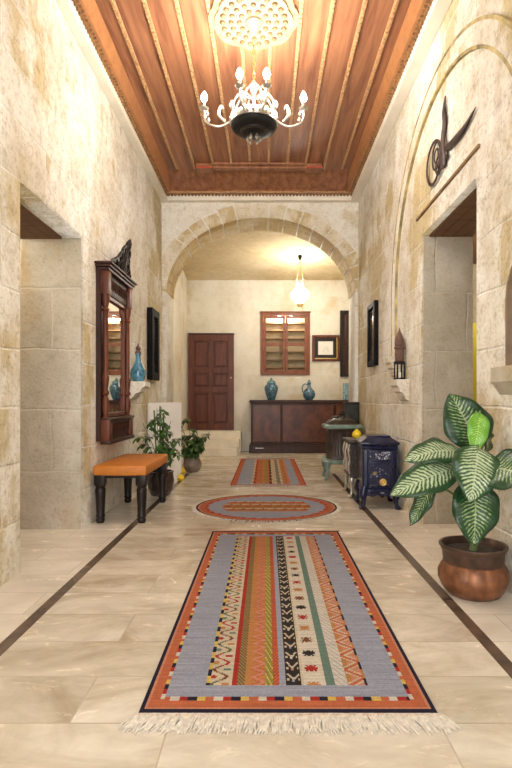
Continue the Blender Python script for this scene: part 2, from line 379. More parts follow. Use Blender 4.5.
# rough dressed lining of the two openings' far jambs and brown soffits
def lining(name, sgn, x0, th, o):
    y0, y1, top = o
    bm = B()
    a, b = (x0-th, x0-.012) if sgn < 0 else (x0+.012, x0+th)
    box(bm, a, b, y1-.012, y1, 0, top-.012); box(bm, a, b, y0, y0+.012, 0, top-.012)
    struct(obj(name, bm, M['rough']))
    bm = B()
    a, b = (x0-th, x0-.17) if sgn < 0 else (x0+.06, x0+th)
    n = 4
    for k in range(n):
        box(bm, a+(b-a)*k/n+.002, a+(b-a)*(k+1)/n-.002, y0+.012, y1-.012, top-.02, top, .003)
    return bm
struct(obj('trim_1', lining('wall_left_jamb', -1, XL, .55, LO), M['brown']), 'brown boards under the left doorway lintel', 'boards')
struct(obj('trim_2', lining('wall_right_jamb', 1, XR, .45, RO), M['brown']), 'brown boards under the right doorway lintel', 'boards')
# side passages beyond the two openings
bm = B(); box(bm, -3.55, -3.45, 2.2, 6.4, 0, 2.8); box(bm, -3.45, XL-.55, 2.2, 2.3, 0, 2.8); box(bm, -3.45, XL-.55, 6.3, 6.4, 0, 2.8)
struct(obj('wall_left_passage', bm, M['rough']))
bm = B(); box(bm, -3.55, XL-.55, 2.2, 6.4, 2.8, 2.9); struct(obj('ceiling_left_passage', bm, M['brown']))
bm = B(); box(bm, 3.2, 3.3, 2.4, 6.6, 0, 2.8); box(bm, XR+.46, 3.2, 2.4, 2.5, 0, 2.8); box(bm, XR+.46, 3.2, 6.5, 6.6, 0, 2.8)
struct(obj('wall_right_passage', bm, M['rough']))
bm = B(); box(bm, XR+.46, 3.3, 2.4, 6.6, 2.8, 2.9); struct(obj('ceiling_right_passage', bm, M['brown']))
# arch wall
CX, RX, ZS, RZ = -.08, 1.42, 2.72, 1.12
arch = [(CX-RX+.01, 0)] + [(CX+RX*math.cos(PI-PI*k/32), ZS+RZ*math.sin(PI-PI*k/32)) for k in range(33)] + [(CX+RX-.01, 0)]
to_a = lambda u, v, d: (u, YA0+d, v)
slab('wall_arch', [(XL-.55,0)] + arch + [(2.6,0),(2.6,4.7),(XL-.55,4.7)], [], 0, YA1-YA0, to_a, M['plaster'])
# the ring of voussoirs, lining the arch and standing slightly proud of it
bm = B(); bf = B(); nv = 19
for k in range(nv):
    a0 = PI*(k+.05)/nv; a1 = PI*(k+.95)/nv
    d = .17 + .05*random.random()
    q = [a0+(a1-a0)*j/3 for j in range(4)]
    inn = [(CX+(RX-.005)*math.cos(a), ZS+(RZ-.005)*math.sin(a)) for a in q]
    out = [(CX+(RX+d)*math.cos(a), ZS+(RZ+d)*math.sin(a)) for a in reversed(q)]
    prism(bf, inn+out, -.012-.006*random.random(), .0, to_a)
    inn2 = [(CX+(RX-.012)*math.cos(a), ZS+(RZ-.012)*math.sin(a)) for a in q]
    out2 = [(CX+(RX+.02)*math.cos(a), ZS+(RZ+.02)*math.sin(a)) for a in reversed(q)]
    prism(bm, inn2+out2, .0, YA1-YA0+.004, to_a)
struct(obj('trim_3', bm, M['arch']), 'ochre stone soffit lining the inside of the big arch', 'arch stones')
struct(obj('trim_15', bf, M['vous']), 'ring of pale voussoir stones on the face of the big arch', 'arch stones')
# springer ledges
# back room
bm = B(); box(bm, -1.95, -1.70, YA1, YB, 0, 4.5); struct(obj('wall_back_left', bm, M['far']))
bm = B(); box(bm, 2.45, 2.6, YA1, YB, 0, 4.5); struct(obj('wall_back_right', bm, M['far']))
CUP = (-.115, .945, 1.64, 2.975)   # glazed cupboard in the back wall
hole = [(CUP[0],CUP[2]),(CUP[1],CUP[2]),(CUP[1],CUP[3]),(CUP[0],CUP[3])]
slab('wall_back', [(-1.95,0),(2.6,0),(2.6,4.5),(-1.95,4.5)], [hole], 0, .42, lambda u,v,d: (u, YB+d, v), M['far'])
bm = B()
prof = []
for k in range(13):
    t = k/12; prof.append((YA1+(YB-YA1)*t, 3.68+.22*math.sin(PI/2*min(1,(1-t)*1.25))))
pts = prof + [(YB, 4.5), (YA1, 4.5)]
prism(bm, pts, -1.70, 2.45, lambda u,v,d: (d, u, v))
struct(obj('ceiling_vault', bm, M['vault'], smooth=True), 'ochre plastered vault over the back room', 'ceiling')
# steps to the back door
bm = B(); box(bm, -1.70, -.52, 10.75, YB, 0, .455, .01); box(bm, -1.70, -.54, 10.45, 10.76, 0, .305, .01); box(bm, -1.70, -.56, 10.15, 10.46, 0, .155, .01)
struct(obj('trim_4', bm, M['step']), 'cream stone steps below the panelled door', 'steps')
# dark inlay lines in the floor
bm = B(); box(bm, -1.20, -1.14, Y0, 7.75, -.01, .0012); struct(obj('trim_5', bm, M['inlay']), 'dark inlaid floor line on the left', 'floor line')
bm = B(); box(bm, .97, 1.03, Y0, 7.75, -.01, .0012); struct(obj('trim_6', bm, M['inlay']), 'dark inlaid floor line on the right', 'floor line')
# cornice between walls and ceiling
CL, CR, CF = -1.47, 1.265, 7.70
bm = B()
box(bm, XL, CL, Y0, YA0, 4.06, 4.40, .008); box(bm, CR, XR, Y0, YA0, 4.06, 4.40, .008); box(bm, CL, CR, CF, YA0, 4.06, 4.40, .008)
struct(obj('trim_7', bm, M['cornice']), 'pale plaster cornice along the wall tops', 'cornice')
# blind arch moulding on the right wall
bm = B()
def band(r0, r1, d0, d1):
    AC, AZ, n = 4.08, 2.17, 40
    q = [PI*k/n for k in range(n+1)]
    inn = [(AC+r0*math.cos(a), AZ+r0*math.sin(a)) for a in q]; out = [(AC+r1*math.cos(a), AZ+r1*math.sin(a)) for a in q]
    for k in range(n): prism(bm, [inn[k], out[k], out[k+1], inn[k+1]], d0, d1, to_right)
    prism(bm, [(AC+r0,1.55),(AC+r1,1.55),(AC+r1,AZ),(AC+r0,AZ)], d0, d1, to_right)
    prism(bm, [(AC-r0,1.62),(AC-r0,AZ),(AC-r1,AZ),(AC-r1,1.62)], d0, d1, to_right)
band(1.42, 1.56, -.022, .01)
bmesh.ops.remove_doubles(bm, verts=bm.verts[:], dist=1e-4)
struct(obj('trim_8', bm, M['wall']), 'raised stone blind arch moulding on the right wall', 'moulding')
bm = B(); band(1.40, 1.422, -.024, .01); band(1.55, 1.572, -.025, .01); struct(obj('trim_9', bm, M['joint']), 'thin ochre joints edging the blind arch moulding', 'moulding')
# thin ledge above the right doorway
bm = B(); box(bm, XR-.016, XR+.02, 3.36, 4.76, 2.735, 2.758, .004); struct(obj('trim_10', bm, simple('brown_ledge_stone', (.22,.13,.055), .8, 0, .3, 9)), 'thin brown ledge above the right doorway', 'ledge')
# corbels carrying the moulding foot, wall shelves
def corbel(name, x, dirx, y0, y1, z1, depth, label, cat, m='wall'):
    bm = B()
    q = depth
    p = [(0,z1-.21),(q*.25,z1-.20),(q*.45,z1-.145),(q*.45,z1-.13),(q*.75,z1-.12),(q*.8,z1-.07),(q,z1-.06),(q,z1),(0,z1)]
    prism(bm, p, y0, y1, lambda u,v,d: (x+dirx*u, d, v))
    bmesh.ops.bevel(bm, geom=bm.edges[:], offset=.006, segments=1, affect='EDGES')
    return struct(obj(name, bm, M[m]), label, cat)
corbel('trim_11', XR, -1, 5.47, 5.70, 1.56, .08, 'small stone corbel under the blind arch foot', 'corbel')
corbel('trim_12', XR, -1, 5.02, 5.28, 1.30, .125, 'stone bracket under the small tower lantern', 'bracket')
corbel('trim_13', XL, 1, 5.86, 6.14, 1.31, .20, 'stone bracket under the blue vase', 'bracket')
bm = B(); prism(bm, [(0,1.13),(.02,1.16),(.04,1.19),(.055,1.205),(.055,1.29),(-.2,1.29),(-.2,1.13)], 2.1, 3.08, lambda u,v,d: (XR-u, d, v))
struct(obj('trim_14', bm, M['rough']), 'stone sill shelf below the niche at the right edge', 'shelf')

# ------------------------------------------------------------------ ceiling
bm = B(); nP = 0
ZF = 4.28
bat = [-.09+o for o in (-1.13,-.88,-.625,-.375,-.125,.125,.375,.625,.88,1.13)]
edges = [CL] + bat + [CR]
for a, b in zip(edges[:-1], edges[1:]):
    box(bm, a+.002, b-.002, Y0, CF, ZF, ZF+.05)
ceil = struct(obj('ceiling', bm, M['ceil']), 'orange brown panelled wooden ceiling with gilded battens', 'ceiling')
for x in bat:
    bm = B(); box(bm, x-.017, x+.017, Y0, 7.12, ZF-.022, ZF+.01, .006)
    y = Y0
    while y < 7.08:
        box(bm, x-.012, x+.012, y, y+.035, ZF-.029, ZF-.018, .004); y += .055
    obj('batten', bm, M['gold'], ceil)
# border: a board with a sloping inner face
for nm, P in (('border', [(CL, CL+.11)]), ('border', [(CR, CR-.11)])):
    bm = B(); a, b = P[0]
    prism(bm, [(a, H), (a+(b-a)*.6, H), (b, ZF), (a, ZF)], Y0, CF, lambda u,v,d: (u, d, v))
    obj('border', bm, M['ceil_edge'], ceil)
bm = B(); prism(bm, [(CF, H), (CF-.07, H), (CF-.10, H+.03), (CF-.5, ZF), (CF, ZF)], CL, CR, lambda u,v,d: (d, u, v)); obj('border', bm, M['ceil'], ceil)
# lace of small carved drops along the edge
bm = B()
def drop(x, y, dx, dy):
    w = .022
    if dx: P = lambda u, v, d: (x+dx*d, y+u, v)
    else: P = lambda u, v, d: (x+u, y+dy*d, v)
    prism(bm, [(-w,H+.012),(-w,H-.016),(-w*.5,H-.03),(0,H-.037),(w*.5,H-.03),(w,H-.016),(w,H+.012)], 0, .02, P)
    prism(bm, [(-w*.7,H-.004),(0,H-.014),(w*.7,H-.004),(w*.7,H+.004),(-w*.7,H+.004)], .02, .045, P)
y = Y0+.03
while y < CF-.02:
    drop(CL, y, 1, 0); drop(CR, y, -1, 0); y += .05
x = CL+.03
while x < CR-.02:
    drop(x, CF, 0, -1); x += .05
obj('carved_lace', bm, M['lace'], ceil)
bm = B(); box(bm, CL+.0, CR, CF-.085, CF-.045, H-.012, H+.01, .005); obj('gilded_strip', bm, M['gold'], ceil)
# carved bar and red blocks at the far end of the planks
bm = B(); box(bm, -.92, .74, 7.02, 7.12, ZF-.05, ZF, .008); box(bm, -.70, .52, 6.94, 7.0, ZF-.03, ZF, .006); obj('end_bar', bm, M['ceil'], ceil)
for x0, x1 in ((-.94,-.72),(.54,.76)):
    bm = B(); box(bm, x0, x1, 6.98, 7.15, ZF-.062, ZF+.002, .008); box(bm, x0+.03, x1-.03, 6.96, 7.0, ZF-.05, ZF-.01, .004); eb = obj('end_block', bm, M['ceil'], ceil)
    bm = B(); box(bm, x0, x1, 6.965, 6.985, ZF-.066, ZF-.05, .003); obj('red_strip', bm, M['red'], eb)
# carved rosette
RY, RXc = 4.30, -.10
bm = B()
def oct_ring(R, z0, z1, n=64):
    p = [(R*(1+.07*abs(math.cos(4*a)))*math.cos(a)*.98, R*(1+.07*abs(math.cos(4*a)))*math.sin(a)*.98) for a in [2*PI*k/n for k in range(n)]]
    prism(bm, p, z0, z1, lambda u,v,d: (RXc+u, RY+v, d))
oct_ring(.36, ZF-.035, ZF); oct_ring(.31, ZF-.055, ZF-.03); 
ros = obj('rosette', bm, M['gold'], ceil, label='pale gilded oval carved rosette above the chandelier')
bm = B()
for ring, (R, n, s) in enumerate(((.26,22,.032),(.19,16,.03),(.12,10,.032))):
    for k in range(n):
        a = 2*PI*k/n
        sphere(bm, (RXc+R*math.cos(a), RY+R*math.sin(a), ZF-.058), s, .8, .8, .6, 8, 6)
obj('rosette_flowers', bm, M['gilt_dk'], ros)
M['rosette'] = simple('pale_gilt', (.30,.205,.10), .6, 0, .4, 26, .5)
ros.data.materials[0] = M['rosette']

# ------------------------------------------------------------------ lamps helper
def lamp(name, loc, energy, col, r=.03, parent=None):
    l = bpy.data.lights.new(name, 'POINT'); l.energy = energy; l.color = col; l.shadow_soft_size = r
    o = bpy.data.objects.new(name, l); C.objects.link(o)
    o.location = loc
    if parent: o.parent = parent
    return o
WARM = (1, .95, .88)
P_CH, P_PEN, P_DL, P_PASS = 60, 30, 7.0, 20

# ------------------------------------------------------------------ chandelier
ch = thing('chandelier', 'lit chandelier with curved candle arms and dark dish hanging from the wooden ceiling', 'chandelier', (RXc, RY, ZF-.055))
zc = lambda z: z-(ZF-.055)
bm = B(); lathe(bm, [(.07,0),(.075,-.02),(.05,-.05),(.03,-.08),(.012,-.1)], seg=20); obj('canopy', bm, M['silver'], ch, True)
bm = B()
z = -.1
while z > zc(3.72):
    k = int(round((-z-.1)/.045))
    ring = [(.013*math.cos(a)*(1 if k%2 else 0), .013*math.cos(a)*(0 if k%2 else 1), z-.025+.028*math.sin(a)) for a in [2*PI*j/10 for j in range(11)]]
    tube(bm, ring, .004, 5); z -= .045
obj('chain', bm, M['brass'], ch, True)
bm = B(); lathe(bm, [(.012,zc(3.74)),(.03,zc(3.71)),(.045,zc(3.69)),(.02,zc(3.66)),(.014,zc(3.55)),(.035,zc(3.50)),(.02,zc(3.46)),(.02,zc(3.36))], seg=16); obj('hub', bm, M['silver'], ch, True)
bm = B(); lathe(bm, [(.182,zc(3.372)),(.190,zc(3.362)),(.182,zc(3.345)),(.165,zc(3.33)),(.115,zc(3.322)),(.11,zc(3.31)),(.06,zc(3.30)),(.02,zc(3.297))], seg=40); dish = obj('dish', bm, M['iron'], ch, True, 'black round dish')
bm = B(); lathe(bm, [(.10,zc(3.322)),(.108,zc(3.315)),(.10,zc(3.306)),(.085,zc(3.308))], seg=32); obj('dish_ring', bm, M['copper_dk'], dish, True)
bm = B(); lathe(bm, [(.18,zc(3.372)),(.194,zc(3.375)),(.194,zc(3.43)),(.186,zc(3.44)),(.176,zc(3.43)),(.176,zc(3.38))], seg=40)
for k in range(24):
    a = 2*PI*k/24; sphere(bm, (.195*math.cos(a), .195*math.sin(a), zc(3.405)), .012, 1,1,1.5, 8, 6)
obj('gallery_ring', bm, M['silver'], ch, True)
for k in range(8):
    a = 2*PI*(k+.5)/8
    bm = B(); stube(bm, [(.02*math.cos(a),.02*math.sin(a),zc(3.60)),(.10*math.cos(a),.10*math.sin(a),zc(3.63)),(.17*math.cos(a),.17*math.sin(a),zc(3.54)),(.188*math.cos(a),.188*math.sin(a),zc(3.43))], (.006,.009,.009,.006), 4, 6)
    sphere(bm, (.19*math.cos(a), .19*math.sin(a), zc(3.50)), .022, 1,1,1.8, 8, 6)
    obj('scroll_strut', bm, M['silver'], ch, True)
for k in range(6):
    a = 2*PI*k/6
    bm = B(); lathe(bm, [(.004,0),(.012,-.02),(.014,-.035),(.006,-.05),(.002,-.055)], (.05*math.cos(a),.05*math.sin(a),zc(3.285)), 8); obj('pendant_drop', bm, M['silver'], ch, True)
BULBS = [(.41,0),(-.41,0),(.105,-.26),(-.105,-.26),(.105,.26),(-.105,.26)]
for (bx_, by_) in BULBS:
    r = math.hypot(bx_, by_); ux, uy = bx_/r, by_/r
    px, py = -uy, ux
    bm = B(); r0 = .185
    zt = 3.50 if r > .3 else 3.53
    stube(bm, [(ux*r0,uy*r0,zc(3.41)),(ux*(r0+(r-r0)*.45),uy*(r0+(r-r0)*.45),zc(3.36 if r>.3 else 3.42)),(ux*r*.97,uy*r*.97,zc(3.40 if r>.3 else 3.46)),(bx_,by_,zc(zt))], (.010,.010,.009,.012), 5, 8)
    if r > .3:
        stube(bm, [(ux*.24,uy*.24,zc(3.40)),(ux*.29,uy*.29,zc(3.46)),(ux*.27,uy*.27,zc(3.53)),(ux*.25,uy*.25,zc(3.50))], (.010,.014,.014,.004), 5, 8)
        for q in (-.045,.045): sphere(bm, (bx_*.93+px*q, by_+py*q, zc(3.44)), .014, 1,1,1.7, 8, 6)
    arm = obj('arm', bm, M['silver'], ch, True)
    bm = B(); lathe(bm, [(.008,zc(zt)-.01),(.03,zc(zt)),(.04,zc(zt)+.012),(.036,zc(zt)+.014),(.013,zc(zt)+.008),(.013,zc(zt)+.06),(.011,zc(zt)+.062)], (bx_,by_,0), 14); obj('candle_cup', bm, M['silver'], arm, True)
    bm = B(); lathe(bm, [(.009,zc(zt)+.062),(.022,zc(zt)+.08),(.027,zc(zt)+.10),(.02,zc(zt)+.125),(.005,zc(zt)+.15)], (bx_,by_,0), 12); obj('bulb', bm, M['bulb'], arm, True, 'glowing candle bulb')
    lamp('bulb_light', (bx_, by_, zc(zt)+.10), P_CH, WARM, .03, ch)

# ------------------------------------------------------------------ pendant lamp in the back room
PX, PY = .647, 9.9
zv = 3.68+.22*math.sin(PI/2*min(1,(1-(PY-YA1)/(YB-YA1))*1.25))
pn = thing('pendant_lamp', 'white opal glass pendant lamp glowing on brass chains in the back room', 'lamp', (PX, PY, zv))
d = lambda z: z+.07-zv
bm = B(); lathe(bm, [(.035,.01),(.04,-.03),(.03,-.075),(.012,-.09)], seg=14); obj('ceiling_hook', bm, M['iron'], pn, True)
bm = B()
for k in range(3):
    a = 2*PI*k/3+.5
    tube(bm, [(.012*math.cos(a),.012*math.sin(a),-.08),(.05*math.cos(a),.05*math.sin(a),d(3.45)),(.10*math.cos(a),.10*math.sin(a),d(2.98))], .0045, 6)
obj('chains', bm, M['brass'], pn, True)
bm = B(); lathe(bm, [(.055,d(3.255)),(.065,d(3.22)),(.06,d(3.18)),(.10,d(3.14)),(.165,d(3.07)),(.17,d(3.02)),(.13,d(2.95)),(.08,d(2.90)),(.06,d(2.88))], seg=28, lobes=(12,.05)); obj('glass_shade', bm, M['globe'], pn, True, 'glowing white opal glass shade')
bm = B(); lathe(bm, [(.11,d(2.985)),(.125,d(2.975)),(.125,d(2.955)),(.135,d(2.955)),(.135,d(2.99)),(.11,d(2.99))], seg=24)
lathe(bm, [(.05,d(2.885)),(.07,d(2.86)),(.045,d(2.81)),(.02,d(2.79)),(.012,d(2.74)),(.0,d(2.73))], seg=16)
for k in range(3):
    a = 2*PI*k/3+.5; stube(bm, [(.13*math.cos(a),.13*math.sin(a),d(2.97)),(.10*math.cos(a),.10*math.sin(a),d(2.86)),(.05*math.cos(a),.05*math.sin(a),d(2.84))], (.006,.006,.006), 4, 6)
obj('holder', bm, M['brass'], pn, True)
lamp('pendant_light', (0,0,d(3.33)), P_PEN*.55, WARM, .06, pn)
lamp('pendant_light', (0,-.28,d(2.86)), P_PEN*.45, WARM, .10, pn)

# ------------------------------------------------------------------ back door
DX0, DX1, DZ0, DZ1 = -1.665, -.69, .455, 2.50
bm = B(); y = YB
box(bm, DX0, DX1, y-.05, y, DZ0, DZ1)
dr = struct(obj('door_1', bm, M['mahog']), 'closed red brown six panelled wooden door above stone steps', 'door')
bm = B()
xm = (DX0+DX1)/2
xs = [(DX0,DX0+.12),(xm-.045,xm+.045),(DX1-.12,DX1)]
for a, b in xs: box(bm, a, b, y-.085, y-.045, DZ0, DZ1, .006)
zz = [(DZ0,DZ0+.14),(DZ0+.80,DZ0+.92),(DZ0+1.22,DZ0+1.33),(DZ1-.14,DZ1)]
for a, b in zz:
    for u, v in ((DX0+.12,xm-.045),(xm+.045,DX1-.12)): box(bm, u, v, y-.085, y-.045, a, b, .006)
obj('door_frame', bm, M['mahog'], dr)
for (a, b) in ((zz[0][1],zz[1][0]),(zz[1][1],zz[2][0]),(zz[2][1],zz[3][0])):
    for u, v in ((DX0+.12,xm-.045),(xm+.045,DX1-.12)):
        bm = B(); box(bm, u+.035, v-.035, y-.075, y-.045, a+.035, b-.035, .014); obj('panel', bm, M['mahog'], dr)
bm = B(); lathe(bm, [(.009,0),(.009,.025),(.016,.032),(.016,.042),(.008,.05)], M=Matrix.Translation((DX1-.055,y-.085,DZ0+1.12)) @ Matrix.Rotation(PI/2,4,'X'), seg=14); obj('door_handle', bm, M['brass'], dr, True)
bm = B(); box(bm, DX0-.005, DX1+.01, y-.095, y, DZ1, DZ1+.03, .005); obj('door_lintel', bm, M['mahog_dk'], dr)

# ------------------------------------------------------------------ glazed wall cupboard
cx0, cx1, cz0, cz1 = CUP
cb = thing('wall_cupboard', 'reddish wood glazed two door cupboard set in the back wall above the sideboard', 'cupboard', ((cx0+cx1)/2, YB, cz0))
w, h = cx1-cx0, cz1-cz0
bm = B(); box(bm, -w/2, w/2, .34, .36, 0, h); box(bm, -w/2, -w/2+.02, .04, .34, 0, h); box(bm, w/2-.02, w/2, .04, .34, 0, h); box(bm, -w/2, w/2, .04, .34, h-.02, h); box(bm, -w/2, w/2, .04, .34, 0, .02)
obj('carcass', bm, simple('pale_cupboard_lining', (.55,.44,.28), .5, 0, .2, 6), cb)
for z in (.16,.33,.50,.80,.97,1.13):
    bm = B(); box(bm, -w/2+.02, w/2-.02, .16, .34, z, z+.03); obj('shelf', bm, M['shelf'], cb)
bm = B()
for x in (-w/2, w/2-.06): box(bm, x, x+.06, -.035, .04, 0, h, .005)
box(bm, -w/2+.06, w/2-.06, -.035, .04, h-.06, h, .005); box(bm, -w/2+.06, w/2-.06, -.035, .04, 0, .05, .005)
box(bm, -w/2-.015, w/2+.015, -.05, .0, h, h+.03, .006)
obj('frame', bm, M['red_wood'], cb)
for s in (-1, 1):
    a, b = sorted((s*.004, s*(w/2-.064)))
    bm = B(); zb, zt = .055, h-.065; zm = .62
    i = .05
    box(bm, a, a+i, -.03, .01, zb, zt, .004); box(bm, b-i, b, -.03, .01, zb, zt, .004)
    for z0, z1 in ((zb,zb+.05),(zm,zm+.07),(zt-.05,zt)): box(bm, a+i, b-i, -.03, .01, z0, z1, .004)
    dd = obj('door', bm, M['red_wood'], cb)
    for z0, z1 in ((zb+.05,zm),(zm+.07,zt-.05)):
        bm = B(); box(bm, a+i, b-i, -.012, -.008, z0, z1); obj('pane', bm, M['glass'], dd)
    bm = B(); sphere(bm, (s*.03, -.038, .58), .012); obj('knob', bm, M['brass'], dd, True)
for s in (-1, 1):
    bm = B(); lathe(bm, [(.035,0),(.045,-.015),(.03,-.02)], (s*.13, .12, h-.02), 14); obj('downlight', bm, M['dl'], cb, True)
    lamp('downlight_light', (s*.13, .11, h-.09), P_DL, WARM, .03, cb)

# ------------------------------------------------------------------ framed picture on the back wall
pf = thing('framed_picture', 'small landscape picture in wide brown frame with gilt lower edge beside the glazed cupboard', 'picture', (1.285, YB, 1.935))
w, h = .59, .56
def rect_frame(bm, x0, x1, z0, z1, t, y0, y1, bev=.006):
    box(bm, x0, x0+t, y0, y1, z0, z1, bev); box(bm, x1-t, x1, y0, y1, z0, z1, bev); box(bm, x0+t, x1-t, y0, y1, z1-t, z1, bev); box(bm, x0+t, x1-t, y0, y1, z0, z0+t, bev)
bm = B(); rect_frame(bm, -w/2, w/2, 0, h, .06, -.05, 0, .012); obj('frame', bm, M['mahog'], pf)
bm = B(); box(bm, -w/2+.062, w/2-.062, -.056, -.012, .045, .066, .004); box(bm, w/2-.066, w/2-.048, -.056, -.012, .062, h-.062, .004); obj('gilt_edge', bm, M['brass'], pf)
bm = B(); rect_frame(bm, -w/2+.06, w/2-.068, .066, h-.06, .07, -.035, -.005, .004); obj('inner_frame', bm, M['ebony'], pf)
bm = B(); box(bm, -w/2+.13, w/2-.138, -.02, -.005, .136, h-.13); obj('picture_sheet', bm, M['paper'], pf)
bm = B()
for (x, z, r) in ((-.02,.25,.035),(.03,.28,.03),(.04,.22,.025),(-.05,.21,.02)): stube(bm, [(x-r,-.021,z),(x,-.021,z+r),(x+r,-.021,z+.005),(x,-.021,z-r*.6)], (.003,.004,.003,.002), 4, 5)
obj('drawing', bm, simple('faded_ink', (.42,.40,.36), .8), pf)

# tall dark cupboard at the right of the back wall
dc = thing('wall_cupboard', 'tall narrow dark wood shuttered cupboard on the back wall partly behind the arch pier', 'cupboard', (1.95, YB, 1.60))
w, h = .72, 1.42
bm = B(); rect_frame(bm, -w/2, w/2, 0, h, .06, -.06, 0, .006); obj('frame', bm, M['ebony'], dc)
for s in (-1, 1):
    a, b = sorted((s*.004, s*(w/2-.062)))
    bm = B(); box(bm, a, b, -.03, 0, .062, h-.062)
    for z0, z1 in ((.10,.66),(.76,h-.10)): box(bm, a+.05, b-.05, -.042, -.028, z0, z1, .01)
    obj('shutter', bm, M['mahog_dk'], dc)

# ------------------------------------------------------------------ sideboard
sb = thing('sideboard', 'long dark brown veneered sideboard against the back wall below the glazed cupboard', 'sideboard', (.72, YB-.015, 0))
W, D, HH = 2.14, .445, 1.10
bm = B(); box(bm, -W/2+.04, W/2-.04, -D+.03, -.01, .2, HH-.05); obj('carcass', bm, M['mahog_dk'], sb)
bm = B(); box(bm, -W/2, W/2, -D, 0, HH-.05, HH-.015, .008); box(bm, -W/2+.02, W/2-.02, -D+.015, -.005, HH-.075, HH-.045, .006); box(bm, -W/2+.01, W/2-.01, -D+.01, 0, HH-.02, HH, .008); obj('top', bm, M['mahog_dk'], sb)
bm = B(); box(bm, -W/2-.0, W/2, -D-.01, 0, .0, .17, .012); box(bm, -W/2+.02, W/2-.02, -D+.008, -.005, .165, .205, .01); obj('plinth', bm, M['mahog_dk'], sb)
cuts = (-W/2+.06, -.40, .70, W/2-.06)
for a, b in zip(cuts[:-1], cuts[1:]):
    bm = B(); box(bm, a+.004, b-.004, -D+.008, -D+.035, .215, HH-.085, .006); dd = obj('door', bm, M['veneer'], sb)
    bm = B(); rect_frame(bm, a+.012, b-.012, .225, HH-.095, .014, -D+.002, -D+.012, .004); obj('moulding', bm, M['mahog_dk'], dd)
bm = B(); box(bm, -W/2+.13, -W/2+.30, -D-.014, -D-.008, .10, .112); obj('plinth_mark', bm, M['steel'], sb)

# ------------------------------------------------------------------ vases
def vase(name, label, loc, prof, m, group=None, extra=None, seg=24):
    t = thing(name, label, 'vase', loc, 0, group)
    bm = B(); lathe(bm, prof, seg=seg); obj('body', bm, m, t, True)
    return t
SBZ = HH
t = vase('lidded_jar', 'squat teal lidded jar standing left on the sideboard', (.11, 10.92, SBZ), [(.075,0),(.08,.01),(.11,.08),(.155,.22),(.16,.28),(.135,.335),(.095,.36),(.09,.375)], M['teal'])
bm = B(); lathe(bm, [(.10,.375),(.105,.385),(.08,.43),(.03,.455),(.018,.465),(.03,.48),(.02,.50),(.004,.51)], seg=20); obj('lid', bm, M['teal_lt'], t, True)
t.scale = (.92,.92,.92)
t = vase('ewer', 'teal pear shaped ewer with thin neck and curved handle on the sideboard', (.905, 10.92, SBZ), [(.08,0),(.085,.015),(.13,.07),(.145,.13),(.12,.21),(.06,.27),(.035,.32),(.035,.37),(.05,.385),(.05,.395)], M['teal'])
bm = B(); stube(bm, [(-.035,0,.345),(-.10,0,.365),(-.155,0,.30),(-.145,0,.20),(-.12,0,.165)], (.012,.013,.013,.012,.012), 6, 8); obj('handle', bm, M['teal'], t, True)
bm = B(); lathe(bm, [(.045,.395),(.035,.42),(.015,.43),(.02,.45),(.004,.465)], seg=14); obj('stopper', bm, M['teal_lt'], t, True)
t.scale = (.92,.92,.92)
t = vase('cylinder_vase', 'narrow straight sided blue patterned vase at the right end of the sideboard', (1.69, 10.92, SBZ), [(.07,0),(.075,.02),(.075,.13),(.078,.14),(.075,.15),(.075,.33),(.08,.345),(.07,.35)], simple('blue_white_ceramic', (.22,.36,.44), .2, 0, .8, 30, 0, .6, .4))
t = vase('bottle_vase', 'round bellied blue bottle vase with dark stopper on the left wall bracket', (-1.475, 6.0, 1.31), [(.06,0),(.065,.012),(.075,.03),(.088,.09),(.082,.14),(.055,.19),(.032,.23),(.026,.30),(.033,.315),(.033,.325)], simple('cobalt_teal_ceramic', (.05,.20,.30), .12, 0, .6, 22, 0, .6, .6))
bm = B(); lathe(bm, [(.036,.325),(.034,.345),(.02,.36),(.03,.375),(.028,.395),(.012,.415),(.004,.44)], seg=14); obj('stopper', bm, M['terra'], t, True, 'brown pointed stopper')

# ------------------------------------------------------------------ mirror on the left wall (local x = out of wall, y along wall)
mr = thing('wall_mirror', 'tall dark carved mahogany mirror with openwork crest above the orange bench', 'mirror', (XL, 5.21, .72))
hw = .43; HM = 1.575
bm = B(); box(bm, .0, .045, -hw, hw, 0, HM); obj('backboard', bm, M['mahog_dk'], mr)
bm = B(); box(bm, .046, .050, -hw+.11, hw-.11, .26, HM-.24); obj('mirror_glass', bm, M['mirror'], mr, label='silvered mirror glass')
bm = B(); box(bm, .045, .062, -hw+.09, -hw+.11, .22, HM-.2, .006); box(bm, .045, .062, hw-.11, hw-.09, .22, HM-.2, .006); box(bm, .045, .075, -hw+.12, hw-.12, .22, .26, .006); box(bm, .045, .075, -hw+.12, hw-.12, HM-.24, HM-.2, .006); obj('inner_frame', bm, M['mahog'], mr)
for s in (-1, 1):
    yc = s*(hw-.05)
    bm = B(); box(bm, .045, .125, yc-.05, yc+.05, 0, .2, .006); box(bm, .045, .115, yc-.05, yc+.05, HM-.22, HM, .006)
    lathe(bm, [(.036,.2),(.038,.215),(.022,.23),(.028,.26),(.036,.32),(.03,.38),(.02,.42),(.034,.44),(.034,.455),(.021,.475),(.027,.52),(.034,.58),(.034,.60),(.021,.62),(.022,.65),(.025,.9),(.022,1.20),(.036,1.22),(.022,1.24),(.03,1.27),(.04,1.33),(.04,1.355)], (.075, yc, 0), 16)
    obj('column', bm, M['mahog'], mr, True)
bm = B()
for z0, z1, o in ((HM,HM+.03,.122),(HM+.03,HM+.055,.14),(HM+.055,HM+.075,.16)): box(bm, 0, o, -hw-(o-.115), hw+(o-.115), z0, z1, .006)
obj('cornice', bm, M['mahog_dk'], mr)
bm = B(); box(bm, .045, .085, -hw+.1, hw-.1, HM-.20, HM, .004); rect = None
